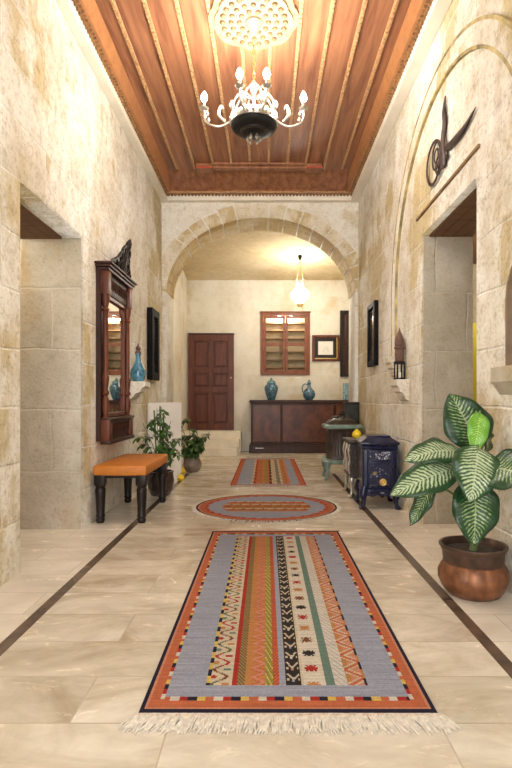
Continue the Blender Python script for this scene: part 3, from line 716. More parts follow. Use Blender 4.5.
for k in range(9):
    yy = -hw+.17+k*(2*hw-.34)/8
    stube(bm, [(.09,yy-.03,HM-.14),(.095,yy,HM-.06),(.09,yy+.03,HM-.13),(.09,yy,HM-.15)], (.006,.01,.008,.004), 4, 6)
obj('frieze', bm, M['mahog_dk'], mr, True)
bm = B(); box(bm, .045, .10, -hw+.1, hw-.1, 0, .2, .006)
for k in range(7):
    yy = -hw+.18+k*(2*hw-.36)/6
    stube(bm, [(.105,yy-.04,.06),(.112,yy,.15),(.105,yy+.04,.07),(.105,yy,.04)], (.008,.012,.01,.005), 4, 6)
box(bm, .04, .14, -hw-.01, hw+.01, -.03, .005, .008); box(bm, .04, .14, -hw, hw, .19, .215, .006)
obj('apron', bm, M['mahog_dk'], mr, True)
bm = B()
zt = HM+.075
cxr = .105
def lean(z): return cxr + .10*max(0,(z-zt))/.34
for s in (-1, 1):
    for pts in ([(.0,.02),(.12,.03),(.20,.09),(.14,.14),(.09,.09)], [(.30,.0),(.26,.07),(.19,.11),(.14,.17),(.07,.20)], [(.03,.03),(.07,.12),(.12,.20),(.07,.25),(.03,.21)], [(.05,.0),(.10,.07),(.05,.12),(.02,.08)], [(.34,.0),(.31,.05),(.25,.05),(.23,.02)]):
        stube(bm, [(lean(zt+v), s*u, zt+v) for u, v in pts], [.012,.016,.016,.014,.010][:len(pts)], 5, 7)
    box(bm, cxr-.02, cxr+.015, min(s*.02,s*.36), max(s*.02,s*.36), zt, zt+.018, .004)
stube(bm, [(lean(zt+v), 0, zt+v) for v in (0,.08,.16,.22,.26,.30,.34)], (.03,.035,.03,.018,.035,.03,.006), 5, 10)
obj('crest', bm, M['ebony'], mr, True, 'dark openwork carved crest')

# ------------------------------------------------------------------ wall pictures on the side walls
fl = thing('wall_picture', 'tall black deep framed picture on the left wall by the arch', 'picture', (XL, 7.06, 1.37))
def side_pic(t, s, w, h, dp, fw):
    bm = B()
    a, b = sorted((0, s*dp))
    box(bm, a, b, -w/2, -w/2+fw, 0, h, .006); box(bm, a, b, w/2-fw, w/2, 0, h, .006); box(bm, a, b, -w/2+fw, w/2-fw, 0, fw, .006); box(bm, a, b, -w/2+fw, w/2-fw, h-fw, h, .006)
    obj('frame', bm, M['black_frame'], t)
    a, b = sorted((0, s*dp*.5)); bm = B(); box(bm, a, b, -w/2+fw, w/2-fw, fw, h-fw); obj('picture_sheet', bm, M['pic_glass'], t)
side_pic(fl, 1, .46, .95, .075, .10)
fr = thing('wall_picture', 'black framed glazed picture on the right wall between the arch and the small lantern', 'picture', (XR, 6.62, 1.53))
side_pic(fr, -1, .46, .80, .055, .07)

# ------------------------------------------------------------------ small tower lantern
tl = thing('tower_lantern', 'small brown minaret shaped lantern on the right wall bracket', 'lantern', (1.322, 5.15, 1.30))
bm = B(); lathe(bm, [(.058,0),(.058,.018),(.05,.02)], seg=8); lathe(bm, [(.05,.155),(.058,.16),(.06,.175),(.05,.185)], seg=8)
for k in range(8):
    a = 2*PI*k/8+.2; tube(bm, [(.05*math.cos(a),.05*math.sin(a),.015),(.05*math.cos(a),.05*math.sin(a),.16)], .0065, 6)
obj('cage', bm, M['iron'], tl, True)
bm = B(); lathe(bm, [(.042,.185),(.045,.19),(.043,.30),(.052,.305),(.054,.325),(.044,.33),(.042,.335)], seg=12); obj('shaft', bm, M['terra'], tl, True)
bm = B(); lathe(bm, [(.044,.335),(.05,.345),(.048,.39),(.04,.42),(.022,.46),(.01,.485),(.003,.515)], seg=12); obj('spire', bm, M['terra'], tl, True)
bm = B(); lathe(bm, [(.02,.02),(.02,.07),(.012,.075)], seg=10); obj('candle', bm, M['paper'], tl, True)

# ------------------------------------------------------------------ metal calligraphic ornament on the right wall
to_ = lambda y, z, dd=.03: (XR-dd, y, z)
tg = B()
def loop(cy, cz, ry, rz, r, a0=0, a1=2*PI, tilt=0, dd=.035):
    pts = []
    for k in range(29):
        a = a0+(a1-a0)*k/28; u = ry*math.cos(a); v = rz*math.sin(a)
        pts.append(to_(cy+u*math.cos(tilt)-v*math.sin(tilt), cz+u*math.sin(tilt)+v*math.cos(tilt), dd))
    tube(tg, pts, r, 8)
loop(4.24,3.03,.17,.165,.014,0,2*PI,.3); loop(4.17,3.06,.095,.105,.012,0,2*PI,.2); loop(4.17,3.06,.05,.05,.010)
loop(4.11,2.96,.07,.07,.012)
stube(tg, [to_(3.99,2.89),to_(4.0,3.0),to_(4.02,3.1),to_(3.98,3.22),to_(4.0,3.32),to_(3.965,3.42)], (.032,.037,.03,.034,.026,.008), 6, 8)
stube(tg, [to_(4.05,2.90),to_(4.06,3.0),to_(4.05,3.1),to_(4.04,3.2)], (.018,.018,.016,.008), 6, 8)
stube(tg, [to_(3.94,2.95),to_(3.95,3.02),to_(3.96,3.10)], (.014,.018,.012), 5, 8)
stube(tg, [to_(4.14,3.09),to_(3.99,3.02),to_(3.86,2.995),to_(3.74,2.98),to_(3.59,2.975),to_(3.39,3.01)], (.012,.022,.030,.032,.026,.004), 7, 8)
stube(tg, [to_(4.16,2.98),to_(4.02,2.95),to_(3.90,2.93)], (.012,.02,.012), 5, 8)
for y_, z_ in ((4.0,3.0),(4.05,2.96),(3.985,3.3)):
    tube(tg, [(XR,y_,z_),(XR-.035,y_,z_)], .008, 6)
for v in tg.verts: v.co.x = XR-.002-(XR-v.co.x)*.5
tag(obj('wall_calligraphy', tg, simple('dark_bronze', (.04,.022,.015), .5, .3, .4, 20), None, True), 'dark bronze calligraphic emblem with loops and sweeping tail above the right doorway', 'wall ornament')

# ------------------------------------------------------------------ orange bench
bn = thing('bench', 'orange leather topped bench on black turned legs below the carved mirror', 'bench', (-1.30, 5.13, 0))
bm = B(); box(bm, -.24, .24, -.52, .52, .425, .518, .022); obj('seat', bm, M['leather'], bn, True)
bm = B(); box(bm, -.19, .19, -.47, .47, .40, .428); obj('apron', bm, M['ebony'], bn)
for sx in (-1, 1):
    for sy in (-1, 1):
        bm = B(); c = (sx*.185, sy*.465, 0)
        box(bm, c[0]-.046, c[0]+.046, c[1]-.046, c[1]+.046, .34, .43, .006)
        lathe(bm, [(.032,0),(.036,.012),(.040,.03),(.034,.045),(.044,.06),(.037,.075),(.040,.16),(.045,.26),(.047,.30),(.038,.315),(.047,.33),(.046,.345)], c, 14)
        obj('leg', bm, M['ebony'], bn, True)

# ------------------------------------------------------------------ white panel across the corner
wp = B(); ang = math.atan2(.62, .33)
Mx = Matrix.Translation((-1.335, 6.985, 0)) @ Matrix.Rotation(ang, 4, 'Z')
box(wp, -.325, .325, -.0, .05, .03, 1.065, .006, Mx); box(wp, -.325, .325, -.015, .065, 0, .032, .004, Mx)
tag(obj('standing_panel', wp, M['white']), 'plain white upright panel standing across the left corner by the arch', 'panel')

# ------------------------------------------------------------------ small potted plants
def leaflet(bm, p, dirv, ln, wd, nrm):
    dirv = Vector(dirv).normalized(); s = dirv.cross(Vector(nrm)).normalized(); n = s.cross(dirv).normalized(); p = Vector(p)
    prof = [(0,0.0),(.2,.7),(.45,1.0),(.75,.65),(1,0)]
    c = [p + dirv*(ln*t) - n*(ln*.35*t*t) for t, _ in prof]
    l = [bm.verts.new(c[i] - s*(wd*w) + n*(wd*.35*w)) if 0 < i < 4 else None for i, (t, w) in enumerate(prof)]
    r = [bm.verts.new(c[i] + s*(wd*w) + n*(wd*.35*w)) if 0 < i < 4 else None for i, (t, w) in enumerate(prof)]
    m = [bm.verts.new(q) for q in c]
    for i in range(4):
        for sd in (l, r):
            q = [v for v in (m[i], m[i+1], sd[i+1], sd[i]) if v is not None]
            bm.faces.new(q)
def bushy(root, stems, seed, lf, wd, zb):
    rnd = random.Random(seed); sb_, fb = B(), B()
    for (top, n, spread) in stems:
        base = Vector((rnd.uniform(-.04,.04), rnd.uniform(-.04,.04), zb)); tp = Vector(top)
        midp = base.lerp(tp, .5) + Vector((0,0,.05))
        path = smooth_path([base, midp, tp], 6); tube(sb_, path, lerp_list([.006,.003], len(path)), 6)
        for k in range(n):
            t = .25+.75*(k+rnd.random()*.5)/n; q = path[min(len(path)-1, int(t*(len(path)-1)))]
            a = rnd.uniform(0, 2*PI); out = Vector((math.cos(a), math.sin(a), rnd.uniform(-.1,.55)))
            br = [q, q+out*spread*.5+Vector((0,0,.01)), q+out*spread-Vector((0,0,.03))]
            br = smooth_path(br, 3); tube(sb_, br, lerp_list([.003,.0015], len(br)), 5)
            for j in range(2, len(br)):
                tdir = (br[j]-br[j-1]).normalized(); sd = tdir.cross(Vector((0,0,1))).normalized()
                for s in (-1, 1):
                    leaflet(fb, br[j], tdir*.55+sd*s+Vector((0,0,rnd.uniform(-.4,.2))), lf*rnd.uniform(.75,1.2), wd, (0,0,1))
            leaflet(fb, br[-1], br[-1]-br[-2], lf*1.1, wd, (0,0,1))
    obj('stems', sb_, M['stem'], root, True)
    obj('foliage', fb, M['green'], root, True)
pa = thing('potted_plant', 'leafy plant tied to stakes in a dark glazed pot behind the orange bench', 'plant', (-1.22, 6.02, 0), 0, 'small potted plants at the left')
bm = B(); lathe(bm, [(.10,0),(.115,.01),(.145,.08),(.155,.18),(.145,.25),(.15,.265),(.15,.28),(.13,.28),(.125,.25)], seg=24); obj('pot', bm, M['pot_dk'], pa, True)
bm = B(); lathe(bm, [(.0,.235),(.125,.25),(.127,.24)], seg=20); obj('soil', bm, M['soil'], pa)
for x, y_, z in ((-.075,.0,.98),(.0,-.03,1.03),(.03,.03,.95)):
    bm = B(); tube(bm, [(x*.5,y_,.23),(x,y_,z)], .009, 8); obj('stake', bm, M['stake'], pa, True)
bushy(pa, [((-.04,-.02,1.0),7,.10),((.02,-.05,1.02),7,.10),((.13,-.06,.86),5,.09),((-.19,-.08,.84),5,.09),((.24,-.03,.52),5,.10),((-.15,-.14,.66),5,.10),((.12,-.12,.62),5,.10),((.22,.05,.66),4,.09)], 3, .072, .020, .24)
pb = thing('potted_plant', 'low bushy plant in a rounded grey clay pot by the stone steps', 'plant', (-1.13, 7.98, 0), 0, 'small potted plants at the left')
bm = B(); lathe(bm, [(.08,0),(.095,.01),(.13,.06),(.145,.12),(.13,.18),(.105,.215),(.115,.235),(.10,.235),(.095,.21)], seg=24); obj('pot', bm, M['pot_gr'], pb, True)
bm = B(); lathe(bm, [(.0,.195),(.097,.21),(.098,.2)], seg=20); obj('soil', bm, M['soil'], pb)
bushy(pb, [((.02,-.02,.58),6,.11),((.20,-.02,.52),5,.09),((-.16,-.04,.72),6,.10),((.06,-.12,.44),5,.10),((-.12,-.1,.46),5,.10),((-.06,.06,.84),4,.08),((.14,-.08,.40),4,.09),((.27,-.02,.62),3,.06)], 11, .088, .026, .2)
# yellow gourds
def gourd(label, loc, r, rz=0):
    t = thing('yellow_gourd', label, 'gourd', loc, rz, 'yellow gourds')
    bm = B(); lathe(bm, [(.0,.0),(r*.6,r*.06),(r*.95,r*.5),(r,r*.85),(r*.8,r*1.3),(r*.45,r*1.65),(r*.18,r*1.9),(r*.05,r*1.98)], seg=18); obj('body', bm, M['yellow'], t, True)
    bm = B(); stube(bm, [(0,0,r*1.95),(.004,0,r*2.1),(.012,0,r*2.2)], (.006,.005,.004), 4, 6); obj('stalk', bm, M['stem'], t, True)
gourd('small yellow gourd on the floor against the grey clay pot', (-1.25, 7.72, 0), .056)
gourd('small yellow gourd on the floor in front of the white standing panel', (-1.16, 7.08, 0), .048)

# ------------------------------------------------------------------ stoves
def cab_leg(bm, x, y, z, sx, sy, k=1.0, r=.03):
    stube(bm, [(x,y,z+.05*k),(x+sx*.03*k,y+sy*.03*k,z-.03*k),(x+sx*.02*k,y+sy*.02*k,z*.5),(x+sx*.035*k,y+sy*.035*k,.035),(x+sx*.06*k,y+sy*.06*k,.016)], (r*1.3,r*1.4,r*.8,r*.62,r*.75), 6, 10)
    sphere(bm, (x+sx*.06*k,y+sy*.06*k,.016), r*.85, 1.2, 1.2, .6, 10, 6)
# navy blue stove
s1 = thing('stove', 'navy blue enamelled stove with brass medallions nearest the big leafy plant', 'stove', (1.155, 5.43, 0), math.radians(-3), 'old iron stoves along the right wall')
bm = B(); hw, hd = .172, .215
def bowed(z, g): return [(-hw*g,-hd*g*.93),(-hw*g*.55,-hd*g),(hw*g*.55,-hd*g),(hw*g,-hd*g*.93),(hw*g,hd*g),(-hw*g,hd*g)]
def loft(bm, secs):
    rings = [[bm.verts.new((x,y,z)) for x, y in pts] for z, pts in secs]
    n = len(rings[0])
    for a, b in zip(rings[:-1], rings[1:]):
        for k in range(n): bm.faces.new((a[k],a[(k+1)%n],b[(k+1)%n],b[k]))
    bm.faces.new(rings[0]); bm.faces.new(rings[-1])
loft(bm, [(z, bowed(z, g)) for z, g in ((.165,1.0),(.175,1.05),(.205,1.05),(.217,.98),(.60,.98),(.612,1.04),(.635,1.05),(.645,1.0))])
obj('body', bm, M['enamel_bl'], s1)
bm = B(); loft(bm, [(z, bowed(z, g)) for z, g in ((.645,1.08),(.66,1.13),(.672,1.13),(.685,1.02),(.715,.74),(.73,.68),(.738,.66))]); obj('lid', bm, M['enamel_bl'], s1)
bm = B()
for x in (-.165,-.12,.12,.165): tube(bm, [(x,-hd*(.985 if abs(x)<.13 else .94),.22),(x,-hd*(.985 if abs(x)<.13 else .94),.595)], .010, 8)
rect_frame(bm, -.115, .115, .235, .475, .010, -hd-.006, -hd+.02, .003); rect_frame(bm, -.115, .115, .49, .59, .010, -hd-.006, -hd+.02, .003)
obj('front_ribs', bm, M['enamel_bl'], s1, True)
bm = B(); box(bm, -.10, .10, -hd-.004, -hd+.02, .245, .465, .004); dd = obj('fire_door', bm, M['enamel_fl2'], s1)
bm = B(); prism(bm, [(-.16,.18),(.16,.18),(.13,.14),(.08,.125),(.03,.145),(0,.132),(-.03,.145),(-.08,.125),(-.13,.14)], -hd-.004, -hd+.02, lambda u,v,q: (u,q,v)); obj('skirt', bm, M['enamel_bl'], s1)
RMX = Matrix.Rotation(PI/2,4,'X')
for (x, z, r) in ((-.055,.365,.018),(.03,.275,.036)):
    bm = B(); lathe(bm, [(r,0),(r,.008),(r*.8,.014),(r*.5,.010),(r*.3,.02),(.002,.022)], M=Matrix.Translation((x,-hd-.003,z)) @ RMX, seg=18); obj('medallion', bm, M['brass'], s1, True)
bm = B(); box(bm, -.10, .10, -hd-.004, -hd+.02, .50, .58, .003); obj('floral_panel', bm, M['enamel_fl'], s1, False, 'navy enamel panel with white floral flecks')
bm = B(); box(bm, .005, .04, -hd-.008, -hd, .165, .182, .003); obj('maker_plate', bm, M['steel'], s1)
for sx in (-1, 1):
    for sy in (-1, 1):
        bm = B(); cab_leg(bm, sx*.15, sy*.19, .18, sx*.55, sy*.4, .95, .031); obj('leg', bm, M['enamel_bl'], s1, True)
# brown stove with nickel trim, half hidden behind the blue one
s2 = thing('stove', 'low brown iron stove with nickel side trim behind the navy blue stove', 'stove', (1.125, 6.08, 0), 0, 'old iron stoves along the right wall')
bm = B(); loft(bm, [(z, [(-.17*g,-.23*g),(.17*g,-.23*g),(.17*g,.23*g),(-.17*g,.23*g)]) for z, g in ((.22,1.0),(.235,1.06),(.26,1.06),(.27,.97),(.60,.97),(.61,1.0))]); obj('body', bm, M['pewter'], s2)
bm = B(); loft(bm, [(z, [(-.17*g,-.23*g),(.17*g,-.23*g),(.17*g,.23*g),(-.17*g,.23*g)]) for z, g in ((.61,1.1),(.62,1.15),(.64,1.15),(.648,1.1))]); obj('top_plate', bm, M['pewter'], s2)
for y_ in (-.20,-.02,.16):
    bm = B(); stube(bm, [(-.178,y_,.27),(-.185,y_,.35),(-.178,y_,.43),(-.188,y_,.52),(-.178,y_,.60)], (.014,.018,.012,.018,.012), 5, 8); obj('side_column', bm, M['steel'], s2, True)
bm = B(); stube(bm, [(-.18,-.13,.33),(-.205,-.11,.45),(-.20,-.07,.52),(-.18,-.06,.56)], (.008,.012,.012,.008), 5, 8); obj('side_handle', bm, M['steel'], s2, True)
bm = B(); box(bm, -.12, .12, -.235, -.21, .30, .56, .006); obj('fire_door', bm, M['pewter'], s2)
for sx in (-1, 1):
    for sy in (-1, 1):
        bm = B(); cab_leg(bm, sx*.14, sy*.19, .22, sx*.7, sy*.7, 1.0, .024); obj('leg', bm, M['steel'] if sx < 0 else M['pewter'], s2, True)
gourd('yellow gourd lying on top of the brown iron stove', (1.075, 6.16, .648), .056)
# brown and pale green stove by the arch
s3 = thing('stove', 'brown enamelled stove with pale green rim and legs by the arch pier', 'stove', (1.07, 7.36, 0), 0, 'old iron stoves along the right wall')
def octo(rx, ry, c=.55): return [(-rx,-ry*c),(-rx*c,-ry),(rx*c,-ry),(rx,-ry*c),(rx,ry*c),(rx*c,ry),(-rx*c,ry),(-rx,ry*c)]
bm = B(); loft(bm, [(z, octo(rx, ry, .75)) for z, rx, ry in ((.27,.215,.21),(.30,.215,.21),(.32,.205,.20),(.68,.205,.20),(.70,.215,.21))])
for k in range(9):
    x = -.15+k*.0375; tube(bm, [(x,-.20,.33),(x,-.20,.66)], .009, 8)
for k in range(6):
    y_ = -.13+k*.05; tube(bm, [(-.205,y_,.33),(-.205,y_,.66)], .009, 8)
obj('body', bm, M['enamel_br'], s3, True)
bm = B(); loft(bm, [(z, octo(rx, ry, .8)) for z, rx, ry in ((.70,.24,.235),(.715,.262,.255),(.745,.262,.255),(.76,.24,.235))]); obj('rim', bm, M['enamel_gr'], s3, label='pale green rim')
bm = B(); loft(bm, [(z, octo(rx, ry, .8)) for z, rx, ry in ((.76,.21,.205),(.775,.205,.20),(.815,.17,.165),(.845,.12,.115),(.855,.07,.07))])
for k in range(8):
    a = 2*PI*k/8; stube(bm, [(.16*math.cos(a),.15*math.sin(a),.80),(.13*math.cos(a),.12*math.sin(a),.85),(.06*math.cos(a),.06*math.sin(a),.87)], (.012,.014,.01), 4, 7)
lid = obj('lid', bm, M['pewter'], s3, True)
bm = B(); lathe(bm, [(.05,.85),(.036,.87),(.018,.885),(.036,.90),(.038,.92),(.02,.94),(.014,.95),(.004,.965)], seg=14); obj('finial', bm, M['pewter'], lid, True)
bm = B(); loft(bm, [(z, octo(rx, ry, .8)) for z, rx, ry in ((.215,.25,.245),(.235,.275,.27),(.255,.275,.27),(.275,.23,.225))]); obj('skirt', bm, M['enamel_gr'], s3, label='pale green skirt')
for sx in (-1, 1):
    for sy in (-1, 1):
        bm = B(); cab_leg(bm, sx*.20, sy*.185, .225, sx*.75, sy*.6, 1.0, .030); obj('leg', bm, M['enamel_gr'], s3, True)
# tall dark heater behind it
s4 = thing('upright_box', 'tall narrow dark green box between the arch pier and the pale green rimmed stove', 'box', (1.27, 7.735, 0))
bm = B(); box(bm, -.105, .105, -.045, .045, .06, 1.04, .01); obj('body', bm, M['enamel_dg'], s4)
bm = B(); box(bm, -.11, .11, -.05, .05, 1.04, 1.07, .008); obj('top', bm, M['enamel_dg'], s4)
bm = B()
box(bm, -.085, .085, -.035, .035, 0, .06, .004)
obj('foot', bm, M['iron'], s4)

# ------------------------------------------------------------------ big variegated plant
bp = thing('potted_plant', 'large plant with broad variegated leaves in a ribbed copper pot at the right', 'plant', (1.178, 2.96, 0))
bm = B(); lathe(bm, [(.12,0),(.135,.004),(.165,.04),(.186,.09),(.186,.13),(.17,.165),(.158,.18),(.160,.185)], seg=120, lobes=(12,.03)); pot = obj('pot', bm, M['copper'], bp, True)
bm = B(); lathe(bm, [(.158,.178),(.163,.19),(.168,.24),(.178,.262),(.186,.272),(.186,.282),(.172,.282),(.160,.262),(.156,.20)], seg=40); obj('pot_rim', bm, M['copper_dk'], bp, True, 'dark copper rim')
bm = B(); lathe(bm, [(.0,.245),(.10,.25),(.158,.243),(.158,.23)], seg=24); obj('soil', bm, M['soil'], bp)
bm = B(); stube(bm, [(.0,0,.24),(.01,0,.34),(.0,.01,.48),(.01,0,.62),(.02,0,.72)], (.022,.02,.019,.017,.012), 5, 10)
for z in (.30,.36,.43,.5): lathe(bm, [(.019,z),(.0235,z+.005),(.019,z+.01)], (.004,0,0), 12)
obj('stem', bm, M['stem'], bp, True)
def leaf(att, base, tip, width, bulge, up, mtl, label=None, fold=.25, wav=.010):
    """att: where the stalk leaves the stem; base/tip of the blade; bulge lifts the blade's middle"""
    att, base, tip, up = Vector(att), Vector(base), Vector(tip), Vector(up).normalized()
    bm = B(); uvl = bm.loops.layers.uv.new('UVMap')
    nt_, ns = 22, 10
    mid = (base+tip)/2 + up*bulge
    axis = [(1-t)**2*base + 2*t*(1-t)*mid + t*t*tip for t in [i/nt_ for i in range(nt_+1)]]
    grid = []
    for i in range(nt_+1):
        t = i/nt_; c = axis[i]
        d_ = (axis[min(i+1,nt_)]-axis[max(i-1,0)]).normalized()
        s_ = d_.cross(up).normalized(); n_ = s_.cross(d_).normalized()
        w_ = width*(max(0,math.sin(PI*min(1,t**.78)))**.72)*(1-.12*t) + .0008
        if t < .08: w_ *= .4+.6*t/.08
        row = []
        for j in range(ns+1):
            q = j/ns*2-1
            row.append(bm.verts.new(c + s_*(q*w_) + n_*(abs(q)*w_*fold - q*q*w_*fold*.75 + wav*math.sin(t*16+q*2)*abs(q)) ))
        grid.append(row)
    for i in range(nt_):
        for j in range(ns):
            f = bm.faces.new((grid[i][j],grid[i+1][j],grid[i+1][j+1],grid[i][j+1]))
            for lp, (a, b) in zip(f.loops, ((i,j),(i+1,j),(i+1,j+1),(i,j+1))): lp[uvl].uv = (a/nt_, b/ns)
    o = obj('leaf', bm, mtl, bp, True, label)
    so = o.modifiers.new('thickness', 'SOLIDIFY'); so.thickness = .0016; so.offset = 0
    bm = B(); d0 = (axis[1]-axis[0]).normalized()
    stube(bm, [att, (att+base)/2+Vector((0,0,.02)), base, axis[3]], (.010,.007,.005,.002), 6, 8); obj('stalk', bm, M['stem'], o, True)
# pixel-measured leaf positions, turned into local metres (x right, y away from the camera, z up)
def lp(px, py, Y): return Vector(((px-266)*Y/520-1.178, Y-2.96, 1.1-(py-400)*Y/520))
st = lambda z: (.008, 0, z)
leaf(st(.66), lp(478,448,3.00), lp(450,393,3.12), .150, .04, (.05,-1,-.05), M['leafd'])
leaf(st(.70), lp(480,412,2.92), lp(473,454,2.84), .062, .03, (-.1,-1,.1), M['leafy'], 'bright green young leaf', .5, .006)
leaf(st(.60), lp(461,452,2.95), lp(403,462,2.86), .098, .085, (0,-.65,.75), M['leafv'])
leaf(st(.55), lp(455,468,2.88), lp(390,496,2.70), .105, .05, (.05,-.7,.6), M['leafv'])
leaf(st(.62), lp(478,446,2.84), lp(470,502,2.66), .135, .05, (-.12,-1,.25), M['leafv'])
leaf(st(.50), lp(474,480,2.80), lp(473,545,2.74), .135, .05, (0,-1,.05), M['leafd'])
leaf(st(.58), lp(484,466,2.84), lp(540,480,2.52), .135, .05, (-.25,-.85,.45), M['leafd'])
leaf(st(.46), lp(434,484,2.90), lp(410,526,2.90), .055, .02, (-.6,-.75,.2), M['leafd'])
leaf(st(.64), lp(487,432,3.02), lp(484,462,3.10), .07, .02, (.6,-.7,.1), M['leafd'])

# ------------------------------------------------------------------ yellow door leaf in the right passage
yd = thing('painted_board', 'tall yellow painted board glimpsed through the right doorway', 'board', (2.25, 5.55, 0))
bm = B(); box(bm, -.42, .42, -.02, .02, 0, 1.92, .004)
obj('board', bm, M['yellow_paint'], yd)
bm = B(); box(bm, -.34, .34, -.03, -.018, .15, .85, .006); box(bm, -.34, .34, -.03, -.018, 1.0, 1.78, .006); obj('panels', bm, M['yellow_paint'], yd)

# ------------------------------------------------------------------ rugs
def cvar(c, k, rnd): 
    f = 1+rnd.uniform(-k, k); return (c[0]*f, c[1]*f, c[2]*f)
CO = dict(navy=(.018,.016,.030), orange=(.42,.118,.052), blue=(.275,.285,.34), cream=(.50,.42,.30), red=(.33,.03,.022), dkgreen=(.10,.11,.05), amber=(.41,.18,.06), rose=(.47,.20,.12), olive=(.22,.21,.05), black=(.028,.022,.02), green=(.12,.18,.145), white=(.53,.47,.38), yellow=(.55,.38,.09), brown=(.16,.06,.03))
def rug_mesh(name, nx, ny, pos, colour, parent, inside=None, thick=.008, noise=.10, seed=1):
    rnd = random.Random(seed)
    bm = B(); V = [[bm.verts.new((*pos(i/nx, j/ny), thick)) for i in range(nx+1)] for j in range(ny+1)]
    cols = []
    for j in range(ny):
        rowf = 1+rnd.uniform(-.07,.07)
        for i in range(nx):
            u, v = (i+.5)/nx, (j+.5)/ny
            bm.faces.new((V[j][i],V[j][i+1],V[j+1][i+1],V[j+1][i]))
            c = cvar(colour(u, v, i, j), noise, rnd); cols += [(c[0]*rowf,c[1]*rowf,c[2]*rowf,1)]*4
    # thin edge down to the floor
    rim = [V[0][i] for i in range(nx+1)] + [V[j][nx] for j in range(1,ny+1)] + [V[ny][i] for i in range(nx-1,-1,-1)] + [V[j][0] for j in range(ny-1,0,-1)]
    low = [bm.verts.new((v.co.x, v.co.y, 0.0005)) for v in rim]
    n = len(rim)
    for k in range(n):
        bm.faces.new((rim[k], rim[(k+1)%n], low[(k+1)%n], low[k])); cols += [(*CO['navy'],1)]*4
    me = bpy.data.meshes.new(name); bm.to_mesh(me); bm.free()
    at = me.color_attributes.new('weave', 'FLOAT_COLOR', 'CORNER')
    at.data.foreach_set('color', np.array(cols, dtype=np.float32).ravel())
    me.materials.append(M['weave'])
    o = bpy.data.objects.new(name, me); C.objects.link(o); o.parent = parent
    return o
def motif_s(i0, j, w, per):      # running-S vine, in weave cells
    ph = (j % per)/per; x = .5+.32*math.sin(2*PI*ph); return abs(i0/w-x) < .13
def kilim(u, v, i, j, L_, W_, dash=True):
    """u across 0..1, v along 0..1 (from the near end); L_, W_ metres"""
    x = u*W_; y = v*L_; ex = min(x, W_-x); ey = min(y, L_-y); 
    near = y < L_/2
    if ex < .016 or ey < .03: return CO['navy']
    by = .085; bx = .058
    if ex < bx or ey < by: 
        if ex < .026 or ey < .042: return CO['rose']
        return CO['orange']
    if ex < bx+.018 or ey < by+.022:
        k = int((y if ex < bx+.018 else x)/.032) % 5
        return [CO['navy'],CO['yellow'],CO['orange'],CO['white'],CO['red']][k]
    if v*L_ < .185 or L_-v*L_ < .17 or u < .205 or u > .80:
        return CO['blue']
    if u < .30:
        q = (u-.205)/.095
        if q < .13: return CO['navy'] if int(y/.05)%2 else CO['yellow']
        p = (y/.11) % 1; xx = .5+.27*math.sin(2*PI*p)
        if abs(q-xx) < .075: return CO['red'] if int(y/.11)%3 == 0 else CO['dkgreen'] if int(y/.11)%3 == 1 else CO['brown']
        if math.hypot((q-.5-.25*(1 if p<.5 else -1)*-1)*.6, (p%.5-.25)*.9) < .09: return [CO['amber'],CO['red'],CO['green']][int(y/.11*2)%3]
        return CO['cream']
    if u < .319: return CO['red']
    if u < .346: return CO['dkgreen'] if (i+j) % 3 else CO['amber']
    if u < .373: return CO['amber']
    if u < .424:
        q = (u-.373)/.051; p = (y/.07) % 1; z = abs(p-.5)*2
        return CO['rose'] if abs(q-z) < .25 else CO['orange'] if abs(q-z) < .5 else CO['amber']
    if u < .451: return CO['olive'] if (j//2+i) % 4 else CO['yellow']
    if u < .476: return CO['orange'] if (i*2+j) % 3 else CO['red']
    if u < .502: return CO['blue']
    if u < .558:
        q = (u-.502)/.056; p = (y/.09) % 1
        if q < .09 or q > .91: return CO['black']
        a = abs(q-.5)*2; z = abs(p-.5)*2
        if abs(a-z*.8) < .16 and int(y/.045) % 2: return CO['cream']
        if a < .2 and z < .35: return [CO['rose'],CO['white'],CO['blue']][int(y/.09)%3]
        if a > .55 and z < .2: return CO['cream']
        return CO['black']
    if u < .647:
        q = (u-.558)/.089; p = (y/.125) % 1; k = int(y/.125) % 4
        dx = abs(q-.5)*.093; dy = abs(p-.5)*.125
        if dx < .006 and dy < .024 or abs(dx-dy) < .007 and dx < .022 or (dy < .006 and dx < .026): return [CO['brown'],CO['amber'],CO['red'],CO['black']][k]
        return CO['white'] if q > .1 else CO['cream']
    if u < .681: return CO['green']
    if u < .728: return CO['white'] if (i+j) % 5 else CO['blue']
    q = (u-.728)/.072
    if q > .84: return CO['navy'] if int(y/.06)%2 else CO['amber']
    p = (y/.12) % 1; z = abs(p-.5)*2
    if abs(q-z) < .17: return CO['orange']
    if abs(q-z) < .34: return CO['cream']
    return CO['amber'] if q < .3 else CO['rose']
def fringe(parent, pts, dirs, ln, m, seed, spread=.25, w=.0035, name='fringe'):
    rnd = random.Random(seed); bm = B()
    for p, dv in zip(pts, dirs):
        dv = Vector((dv[0]+rnd.uniform(-spread,spread), dv[1]+rnd.uniform(-spread,spread), 0)).normalized(); l = ln*rnd.uniform(.7,1.15)
        p = Vector((p[0],p[1],.007)); k = dv.cross(Vector((0,0,1)))*rnd.uniform(-.018,.018)
        tube(bm, [p, p+dv*l*.35+k*.5+Vector((0,0,.003)), p+dv*l*.7+k-Vector((0,0,.001)), p+dv*l+k*.4-Vector((0,0,.004))], [w, w*.9, w*.9, w*.5], 5)
    return obj(name, bm, m, parent, True)
r1 = thing('runner_rug', 'long striped kilim runner with grey blue field and cream fringe in the foreground', 'rug', (.077, 3.07, .0), 0, 'striped kilim runners')
RW, RL = 1.045, 2.53
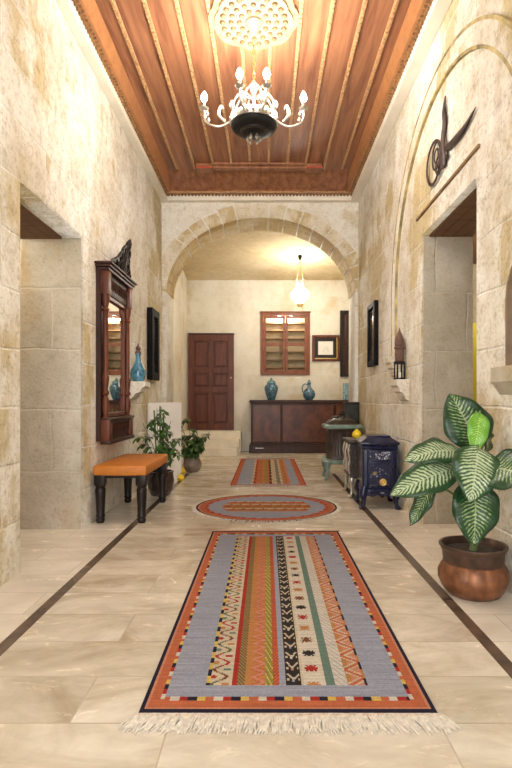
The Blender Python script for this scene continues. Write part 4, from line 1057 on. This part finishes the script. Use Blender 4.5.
rug_mesh('woven_field', 210, 300, lambda u,v: ((u-.5)*RW, (v-.5)*RL), lambda u,v,i,j: kilim(u,v,i,j,RL,RW), r1)
n = 420
fringe(r1, [((k/(n-1)-.5)*(RW+.01), -RL/2+.004) for k in range(n)], [((k/(n-1)-.5)*.9, -1) for k in range(n)], .095, M['fringe'], 2, .28, .0048)
fringe(r1, [((k/(n-1)-.5)*(RW), -RL/2+.002) for k in range(0,n,2)], [((k/(n-1)-.5)*.3, -1) for k in range(0,n,2)], .028, M['fringe_pk'], 4, .5, .0035, 'knotted_edge')
fringe(r1, [((k/(n-1)-.5)*(RW), RL/2-.004) for k in range(0,n,2)], [((k/(n-1)-.5)*.4, 1) for k in range(0,n,2)], .05, M['fringe_pk'], 3)
bm = B()
for k in range(46):
    x = (k/45-.5)*(RW-.02); tube(bm, [(x-.011,-RL/2-.004,.006),(x,-RL/2-.022,.009),(x+.011,-RL/2-.004,.006)], [.005,.0065,.005], 6)
box(bm, -RW/2+.004, RW/2-.004, -RL/2-.006, -RL/2+.001, .001, .009)
obj('scalloped_binding', bm, M['fringe'], r1, True)
# round rug
r2 = thing('round_rug', 'oval kilim rug with dark outline lying between the two long runners', 'rug', (.005, 5.35, 0))
RA, RB = .725, .665
def disc(u, v):
    a, b = u*2-1, v*2-1
    x = a*math.sqrt(max(0,1-b*b/2)); y_ = b*math.sqrt(max(0,1-a*a/2)); return (x*RA, y_*RB)
def roundc(u, v, i, j):
    x, y_ = disc(u, v); r = math.hypot(x/RA, y_/RB); th = math.atan2(y_, x)
    if r > .965: return CO['navy']
    wav = .80+.03*abs(math.sin(th*14))
    if r > wav+.05: return CO['orange'] if r < .94 else CO['rose']
    if r > wav: return CO['red'] if int(th*12)%2 else CO['orange']
    if abs(x) < .46-.9*abs(y_)*.3 and abs(y_) < .25:
        k = int((y_+.25)/.036); zig = (int(x/.02)+k*2) % 5
        base = [CO['orange'],CO['amber'],CO['brown'],CO['cream'],CO['orange'],CO['olive'],CO['red'],CO['amber'],CO['brown'],CO['cream'],CO['orange'],CO['amber'],CO['red'],CO['cream']][k%14]
        return base if zig else CO['amber']
    return CO['blue']
rug_mesh('woven_field', 130, 130, disc, roundc, r2, seed=5)
n = 420; an = [2*PI*k/n for k in range(n)]
fringe(r2, [(RA*.995*math.cos(a), RB*.995*math.sin(a)) for a in an], [(math.cos(a), math.sin(a)) for a in an], .045, M['fringe'], 8, .3)
# far runner
r3 = thing('runner_rug', 'orange striped kilim runner lying before the sideboard beyond the oval rug', 'rug', (.03, 8.15, 0), 0, 'striped kilim runners')
def farc(u, v, i, j):
    ex = min(u,1-u); ev = min(v,1-v)
    if ex < .02 or ev < .012: return CO['red']
    if ex < .085 or ev < .028: return CO['orange']
    if u < .27 or u > .80 or ev < .05: return CO['blue'] if (u<.27 or u>.80) and not(.83<u<.86) else CO['blue']
    k = int((u-.27)/.53*15)
    return [CO['cream'],CO['red'],CO['orange'],CO['orange'],CO['amber'],CO['olive'],CO['orange'],CO['black'],CO['cream'],CO['cream'],CO['green'],CO['cream'],CO['amber'],CO['orange'],CO['rose']][k%15] if (j//3+i)%4 else CO['amber']
rug_mesh('woven_field', 60, 120, lambda u,v: ((u-.5)*.98, (v-.5)*3.05), farc, r3, seed=9)
n = 160
fringe(r3, [((k/(n-1)-.5)*.98, -1.523) for k in range(n)], [((k/(n-1)-.5)*.4, -1) for k in range(n)], .05, M['fringe'], 12)

# ------------------------------------------------------------------ light, world, camera
lamp('passage_fill', (-2.7, 3.9, 2.5), P_PASS, (1,.9,.75), .1)  # unseen fill lamp, added to brighten the left passage
lamp('passage_fill', (2.6, 5.0, 2.5), P_PASS, (1,.9,.7), .1)  # unseen fill lamp, added to light the right passage and its board
w = bpy.data.worlds.new('world'); S.world = w; w.use_nodes = True
bg = w.node_tree.nodes['Background']; bg.inputs[0].default_value = (.97,.985,1,1); bg.inputs[1].default_value = 2.2
cam = bpy.data.cameras.new('camera'); co = bpy.data.objects.new('camera', cam); C.objects.link(co); S.camera = co
co.location = (0, 0, 1.1); co.rotation_euler = (PI/2, 0, 0)
cam.sensor_fit = 'VERTICAL'; cam.sensor_height = 36; cam.sensor_width = 24; cam.lens = 36*520/768
cam.shift_x = -(266-256)/768; cam.shift_y = (400-384)/768
cam.clip_start = .05
S.view_settings.view_transform = 'Standard'; S.view_settings.look = 'None'; S.view_settings.gamma = 1; S.view_settings.use_curve_mapping = False
S.view_settings.exposure = 1.22
